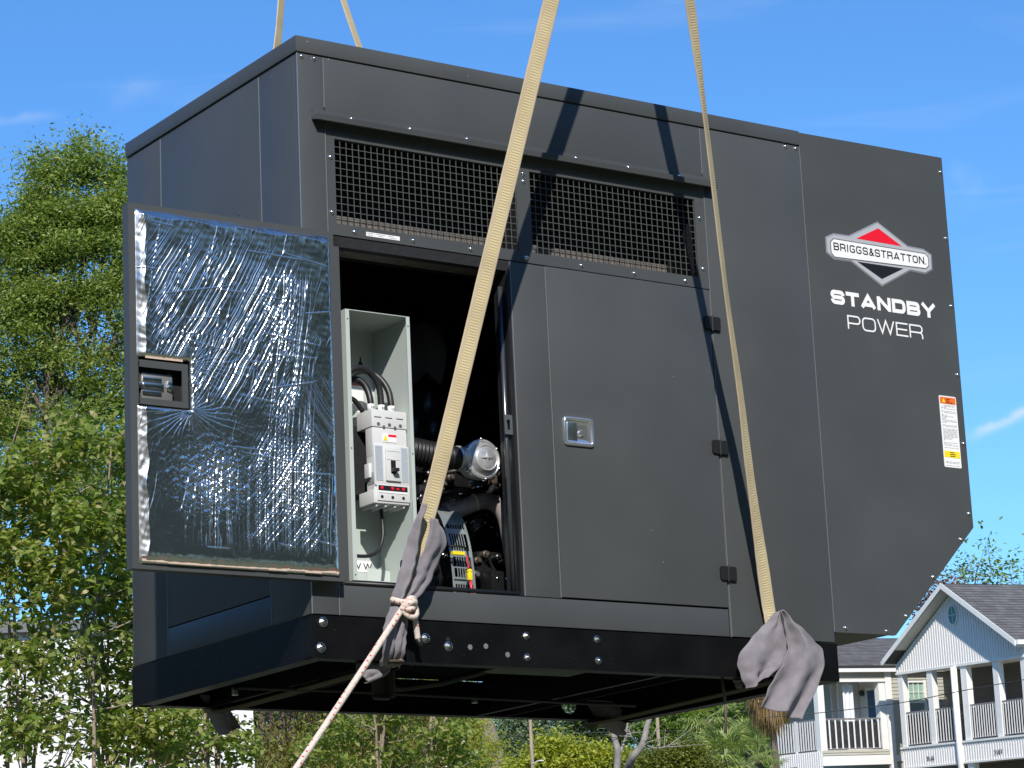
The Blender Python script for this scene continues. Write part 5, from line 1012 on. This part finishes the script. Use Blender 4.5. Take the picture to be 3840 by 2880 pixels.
def rail_run(parent, p0, p1, z0, z1, n, bal_w, screen=True, name='balcony_railing'):
    """railing between plan points p0, p1; balusters are single sub-parts"""
    p0, p1 = Vector((*p0, 0)), Vector((*p1, 0)); d = (p1 - p0); L_ = d.length; d.normalize(); s = Vector((d.y, -d.x, 0)); T = Matrix(((d.x, s.x, 0, p0.x), (d.y, s.y, 0, p0.y), (0, 0, 1, 0), (0, 0, 0, 1)))
    R_ = Mb().box(0, L_, -.035, .035, z1 - .05, z1, T=T).build(name, mat('rail top grey', (.20, .19, .19), .6), parent); Mb().box(0, L_, -.025, .025, z0, z0 + .05, T=T).build('bottom_rail', mat('rail top grey', (.20, .19, .19), .6), R_)
    me = None
    bm_ = Mb().box(-bal_w / 2, bal_w / 2, -.009, .009, z0 + .02, z1 - .052)
    o = bm_.build('baluster', hw_, R_); me = o.data
    rz = math.atan2(d.y, d.x)
    for i in range(n):
        q = p0 + d * (L_ * (i + .5) / n)
        ob = o if i == 0 else link(me, 'baluster', R_)
        ob.location = (q.x + s.x * .045, q.y + s.y * .045, 0); ob.rotation_euler = (0, 0, rz)
    if screen:
        k = 24; rnd = random.Random(int(L_ * 100)); vs = []; 
        for j in range(7):
            for i in range(k + 1): q = p0 + d * (L_ * i / k) - s * (.03 + rnd.uniform(-.012, .012)); vs.append((q.x, q.y, z0 + .04 + (z1 - .1 - z0 - .04) * j / 6))
        Mb().add(vs, [[j * (k + 1) + i, j * (k + 1) + i + 1, (j + 1) * (k + 1) + i + 1, (j + 1) * (k + 1) + i] for j in range(6) for i in range(k)]).build('privacy_screen', scr_m, R_, smooth=True)
    return R_
def siding(parent, axis, c, a0, a1, z0, z1, m, n0=.14, holes=(), out=1):
    """lap boards, one object each. axis 'x': wall plane x=c spanning y a0..a1 ; axis 'y': wall plane y=c spanning x"""
    z = z0
    while z < z1 - .01:
        zt = min(z + n0, z1); spans = [(a0, a1)]
        for (h0, h1, hz0, hz1) in holes:
            if zt > hz0 and z < hz1: spans = [s for sp in spans for s in ((sp[0], min(sp[1], h0)), (max(sp[0], h1), sp[1])) if s[1] - s[0] > .02]
        for s0, s1 in spans:
            pr = [(c + out * .028, z), (c + out * .006, zt + .004), (c - out * .01, zt + .004), (c - out * .01, z)]; mb = Mb()
            if axis == 'x': mb.add([(x, y, zz) for y in (s0, s1) for x, zz in pr], [(0, 1, 5, 4), (1, 2, 6, 5), (2, 3, 7, 6), (3, 0, 4, 7), (0, 3, 2, 1), (4, 5, 6, 7)])
            else: mb.add([(x, y, zz) for x in (s0, s1) for y, zz in pr], [(0, 1, 5, 4), (1, 2, 6, 5), (2, 3, 7, 6), (3, 0, 4, 7), (0, 3, 2, 1), (4, 5, 6, 7)])
            mb.build('siding_board', m, parent)
        z = zt
def ribbed(parent, name, poly, d, step, m=vin, ax='y'):
    """vertical board cladding cut to a polygon: battens clipped under it. ax 'y': plane y=d, facing -y"""
    mb = Mb().prism([poly], d, d + .05, ax=ax); o = mb.build(name, m, parent)
    zs = [p[1] for p in poly]; xs_ = [p[0] for p in poly]; b = Mb(); x = min(xs_) + step / 2
    while x < max(xs_):
        cr = []
        for i in range(len(poly)):
            (xa, za), (xb, zb) = poly[i], poly[(i + 1) % len(poly)]
            if (xa - x) * (xb - x) < 0: cr.append(za + (zb - za) * (x - xa) / (xb - xa))
        if len(cr) >= 2:
            z0, z1 = min(cr), max(cr)
            if ax == 'y': b.box(x - step * .22, x + step * .22, d - .022, d - .002, z0 + .01, z1 - .01)
        x += step
    if b.v: s = b.build('rib_profile', m, o); s['kind'] = 'stuff'
    return o
def digits(parent, s, x, z, size=.20): text_obj('house_number', s, size, Matrix.Translation((x, -.03, z)) @ RX, blk, parent, ext=.006, xs=.95)
# ---- gabled house on the right
HB = empty('gabled_house', HO, HZ); thing(HB, 'white gabled house with railed upper porch and oval window, at the right', 'house', 'houses right of the generator')
ribbed(HB, 'gable_wall', [(-.10, 2.30), (5.92, 2.30), (5.92, 2.60), (2.93, 4.62), (-.10, 2.60)], 0, .115)
Mb().box(-.11, 5.93, -.03, .08, 2.285, 2.36).build('gable_beam', hw_, HB)
ov = Mb().prism([[(2.87 + .20 * math.cos(2 * math.pi * i / 28), 3.86 + .30 * math.sin(2 * math.pi * i / 28)) for i in range(28)]], -.04, -.024); OV = ov.build('oval_window', teal, HB)
fr_ = Mb(); pts = [(2.87 + .205 * math.cos(2 * math.pi * i / 28), -.045, 3.86 + .305 * math.sin(2 * math.pi * i / 28)) for i in range(29)]; fr_.tube(pts, .022, 6); fr_.box(2.862, 2.878, -.052, -.041, 3.57, 4.15).box(2.68, 3.06, -.0525, -.0405, 3.853, 3.867); fr_.build('window_frame', hw_, OV)
sl_ = (4.72 - 2.72) / 3.04
roof(HB, -.17, 2.74, 2.93, 4.80, -.45, 9, seed=2); roof(HB, 6.10, 2.74, 2.93, 4.80, -.45, 9, seed=3)
rk = Mb().add([(x, y, z) for y in (-.48, -.452) for x, z in ((-.17, 2.60), (2.93, 4.66), (2.93, 4.84), (-.17, 2.78))], [(0, 1, 2, 3), (4, 7, 6, 5), (0, 4, 5, 1), (1, 5, 6, 2), (2, 6, 7, 3), (3, 7, 4, 0)]); rk.build('rake_board', hw_, HB)
rk = Mb().add([(x, y, z) for y in (-.48, -.452) for x, z in ((6.10, 2.60), (2.93, 4.66), (2.93, 4.84), (6.10, 2.78))], [(0, 1, 2, 3), (4, 7, 6, 5), (0, 4, 5, 1), (1, 5, 6, 2), (2, 6, 7, 3), (3, 7, 4, 0)]); rk.build('rake_board', hw_, HB)
Mb().add([(x, y, z) for y in (-.45, .0) for x, z in ((-.17, 2.60), (2.93, 4.64))], [(0, 1, 3, 2)]).build('soffit', mat('cream soffit', (.62, .60, .53), .6), HB)
Mb().box(6.06, 6.20, -.45, 9, 2.64, 2.78).build('gutter', hw_, HB); Mb().box(-.28, -.17, -.45, 9, 2.62, 2.74).build('gutter', hw_, HB)
Mb().box(5.92, 6.08, -.40, 9, 2.58, 2.63).build('soffit', hw_, HB)
for x0, x1 in ((-.08, .14), (1.34, 1.57), (2.96, 3.22), (4.44, 4.68), (5.70, 5.92)): Mb().box(x0, x1, .02, .24, 0, 2.285).build('porch_column', hw_, HB)
Mb().tube([(2.74, -.06, -2.8), (2.74, -.06, 2.28)], .10, 12).build('downspout', vin, HB, smooth=True)
for a_, b_2, n_, s_ in ((.14, 1.34, 9, True), (1.57, 2.62, 8, True), (3.22, 4.44, 11, True), (4.68, 5.70, 9, True)): rail_run(HB, (a_, .10), (b_2, .10), .07, 1.10, n_, .030, s_)
ribbed(HB, 'deck_band', [(-.10, -.62), (5.95, -.62), (5.95, 0.0), (-.10, 0.0)], -.005, .115)
Mb().box(-.12, 5.97, -.06, -.012, -.03, .03).box(-.12, 5.97, -.055, -.011, -.66, -.62).build('deck_trim', hw_, HB)
digits(HB, '3165', 1.28, -.47); digits(HB, '3161', 4.45, -.47)
Mb().box(-.08, 5.9, .25, 3.0, -.60, -.02).build('deck', hw_, HB)
Mb().box(-.05, 5.9, .05, 2.4, 2.40, 2.55).build('porch_ceiling', hw_, HB)
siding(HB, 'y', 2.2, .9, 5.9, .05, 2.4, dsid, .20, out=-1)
Mb().box(.9, 5.9, 2.23, 9, gnd, 2.58).build('house_body', sid, HB); Mb().box(-.05, .9, 3.2, 9, gnd, 2.58).build('house_body', sid, HB)
sheetc = lambda x0, x1, y, z0, z1, nm, m, par, f=9, am=.05: sheet(lambda u, v: (x0 + (x1 - x0) * u, y + am * math.sin(u * f * math.pi) * (.6 + .4 * v), z0 + (z1 - z0) * (1 - v)), 40, 4, nm, m, par)
sheetc(1.60, 2.10, .45, .9, 2.22, 'porch_curtain', curt, HB, 9); sheetc(2.14, 2.66, .45, .9, 2.22, 'porch_curtain', curt, HB, 8)
Mb().tube([(1.40, .45, 2.23), (2.70, .45, 2.23)], .015, 6).build('curtain_rod', mat('dark rod', (.05, .05, .05), .5), HB)
for x0, x1 in ((-.08, .14), (2.96, 3.22), (5.70, 5.92)): Mb().box(x0, x1, .02, .24, gnd, -.66).build('lower_column', hw_, HB)
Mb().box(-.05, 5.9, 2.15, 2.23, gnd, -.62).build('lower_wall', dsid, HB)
# ---- house to its left, further back, with the corner balcony
HA = empty('balcony_house', HO, HZ); thing(HA, 'beige sided house with white corner balcony, between the grey rag and the gabled house', 'house', 'houses right of the generator')
ux = -1.5
win = (1.52, 2.20, 1.18, 2.16)
siding(HA, 'x', ux, .86, 6.0, .02, 2.52, sid, .118, holes=(win,)); siding(HA, 'x', ux, -2.05, 6.0, gnd, -.62, sid, .118)
siding(HA, 'x', ux, -2.05, .62, -.10, .06, sid, .08); siding(HA, 'x', ux, -2.05, .62, 2.30, 2.50, sid, .10)
Mb().box(-7, ux - .012, .86, 9, gnd, 2.52).build('house_body', sid, HA)
Mb().box(ux - .10, ux + .045, .62, .86, gnd, 2.52).build('corner_board', hw_, HA)
Mb().box(ux - .1, ux + .05, -2.09, .62, -.42, -.12).box(ux - .1, ux + .05, .86, 1.42, -.34, -.14).build('belt_board', hw_, HA)
Mb().box(ux - .1, ux + .05, -2.09, .62, 2.20, 2.29).build('header_board', hw_, HA)
Mb().box(ux - .15, ux + .22, -2.35, 9, 2.50, 2.67).build('fascia', hw_, HA)
wf = Mb(); y0, y1, z0, z1 = win; 
for q in ((y0 - .06, y0 + .03, z0 - .06, z1 + .06), (y1 - .03, y1 + .06, z0 - .06, z1 + .06)): wf.box(ux + .0, ux + .06, q[0], q[1], q[2], q[3])
wf.box(ux, ux + .06, y0 + .03, y1 - .03, z1, z1 + .06).box(ux, ux + .06, y0 + .03, y1 - .03, z0 - .06, z0).box(ux, ux + .055, y0 + .03, y1 - .03, 1.50, 1.56)
WF = wf.build('window', hw_, HA)
for k in (1, 2): Mb().box(ux + .012, ux + .03, y0 + .03 + (y1 - y0 - .06) * k / 3 - .01, y0 + .03 + (y1 - y0 - .06) * k / 3 + .01, 1.56, z1).build('muntin', hw_, WF)
Mb().box(ux + .012, ux + .029, y0 + .03, y1 - .03, 1.84, 1.86).build('muntin', hw_, WF)
Mb().box(ux - .012, ux - .002, y0, y1, z0, z1).build('pane', blind, WF)
Mb().box(ux + .003, ux + .008, y0 + .03, y1 - .03, z0, 1.50).build('pane', mat('reflective pane', (.25, .32, .28), .15), WF)
for y0, y1 in ((-2.09, -1.84), (.36, .60)): Mb().box(ux - .22, ux, y0, y1, 0, 2.20).build('balcony_post', hw_, HA)
Mb().box(-4.2, -3.98, -2.08, -1.86, gnd, 2.20).build('balcony_post', hw_, HA); Mb().box(-2.88, -2.76, -2.07, -1.95, 0.05, 1.06).build('balcony_post', hw_, HA)
rail_run(HA, (ux - .04, -1.84), (ux - .04, .36), .08, 1.06, 9, .052)
rail_run(HA, (-3.98, -2.02), (-2.88, -2.02), .08, 1.06, 8, .055); rail_run(HA, (-2.76, -2.02), (ux - .22, -2.02), .08, 1.06, 8, .055)
Mb().box(-4.15, ux, -2.05, .86, -.10, 0.05).build('deck', hw_, HA)
# side band with number, facing -y
E2 = Mb().box(-4.2, ux - .0, -2.105, -2.06, -.62, .05); sb = E2.build('deck_band', vin, HA); mb = Mb(); x = -4.15
while x < ux - .02: mb.box(x, x + .05, -2.127, -2.107, -.60, .03); x += .115
s = mb.build('rib_profile', vin, sb); s['kind'] = 'stuff'
text_obj('house_number', '3171', .20, Matrix.Translation((-2.95, -2.135, -.50)) @ RX, blk, sb, ext=.006)
Mb().box(-4.2, ux, -2.09, -2.0, 2.20, 2.50).build('side_header', vin, HA)
Mb().box(-3.95, -3.9, .3, .86, 0, 2.3).box(-3.2 - .02, -3.18, .0, .86, 0.05, 2.3).build('balcony_back_wall', vin, HA)
mb = Mb(); 
for k in range(8): mb.box(-3.18, -3.165, .0 + .11 * k, .05 + .11 * k, .05, 2.3)
s = mb.build('rib_profile', vin, HA); s['kind'] = 'stuff'
mb = Mb().box(-3.16, ux - .1, .858, .90, 0.05, 2.5); mb.build('balcony_side_wall', vin, HA)
dr_ = Mb().box(-2.75, -2.05, .80, .856, .05, 2.1); DR = dr_.build('balcony_door', hw_, HA); Mb().box(-2.65, -2.15, .79, .799, .35, 2.0).build('pane', mat('blue glass', (.06, .14, .25), .08), DR)
sheet(lambda u, v: (ux - .30 + .03 * math.sin(u * 5 * math.pi), -.86 + .42 * u, 2.15 - 1.35 * v), 30, 3, 'white_curtain', curw, HA)
Mb().disc((-2.9, .80, 1.95), (0, -1, 0), [(.10, 0), (.10, .06), (.05, .10), (.0001, .11)], 14).build('wall_lantern', mat('dark lantern', (.04, .04, .04), .4), HA, smooth=True)
roof(HA, ux + .25, 2.69, -4.2, 3.85, -2.4, 9, seed=5); roof(HA, -7.2, 2.69, -4.2, 3.85, -2.4, 9, seed=6)
Mb().box(-4.15, ux, -2.05, .86, 2.40, 2.48).build('balcony_ceiling', hw_, HA)
for x in (-4.12, ux - .12): Mb().box(x, x + .2, -2.06, -1.86, gnd, -.62).build('lower_column', hw_, HA)
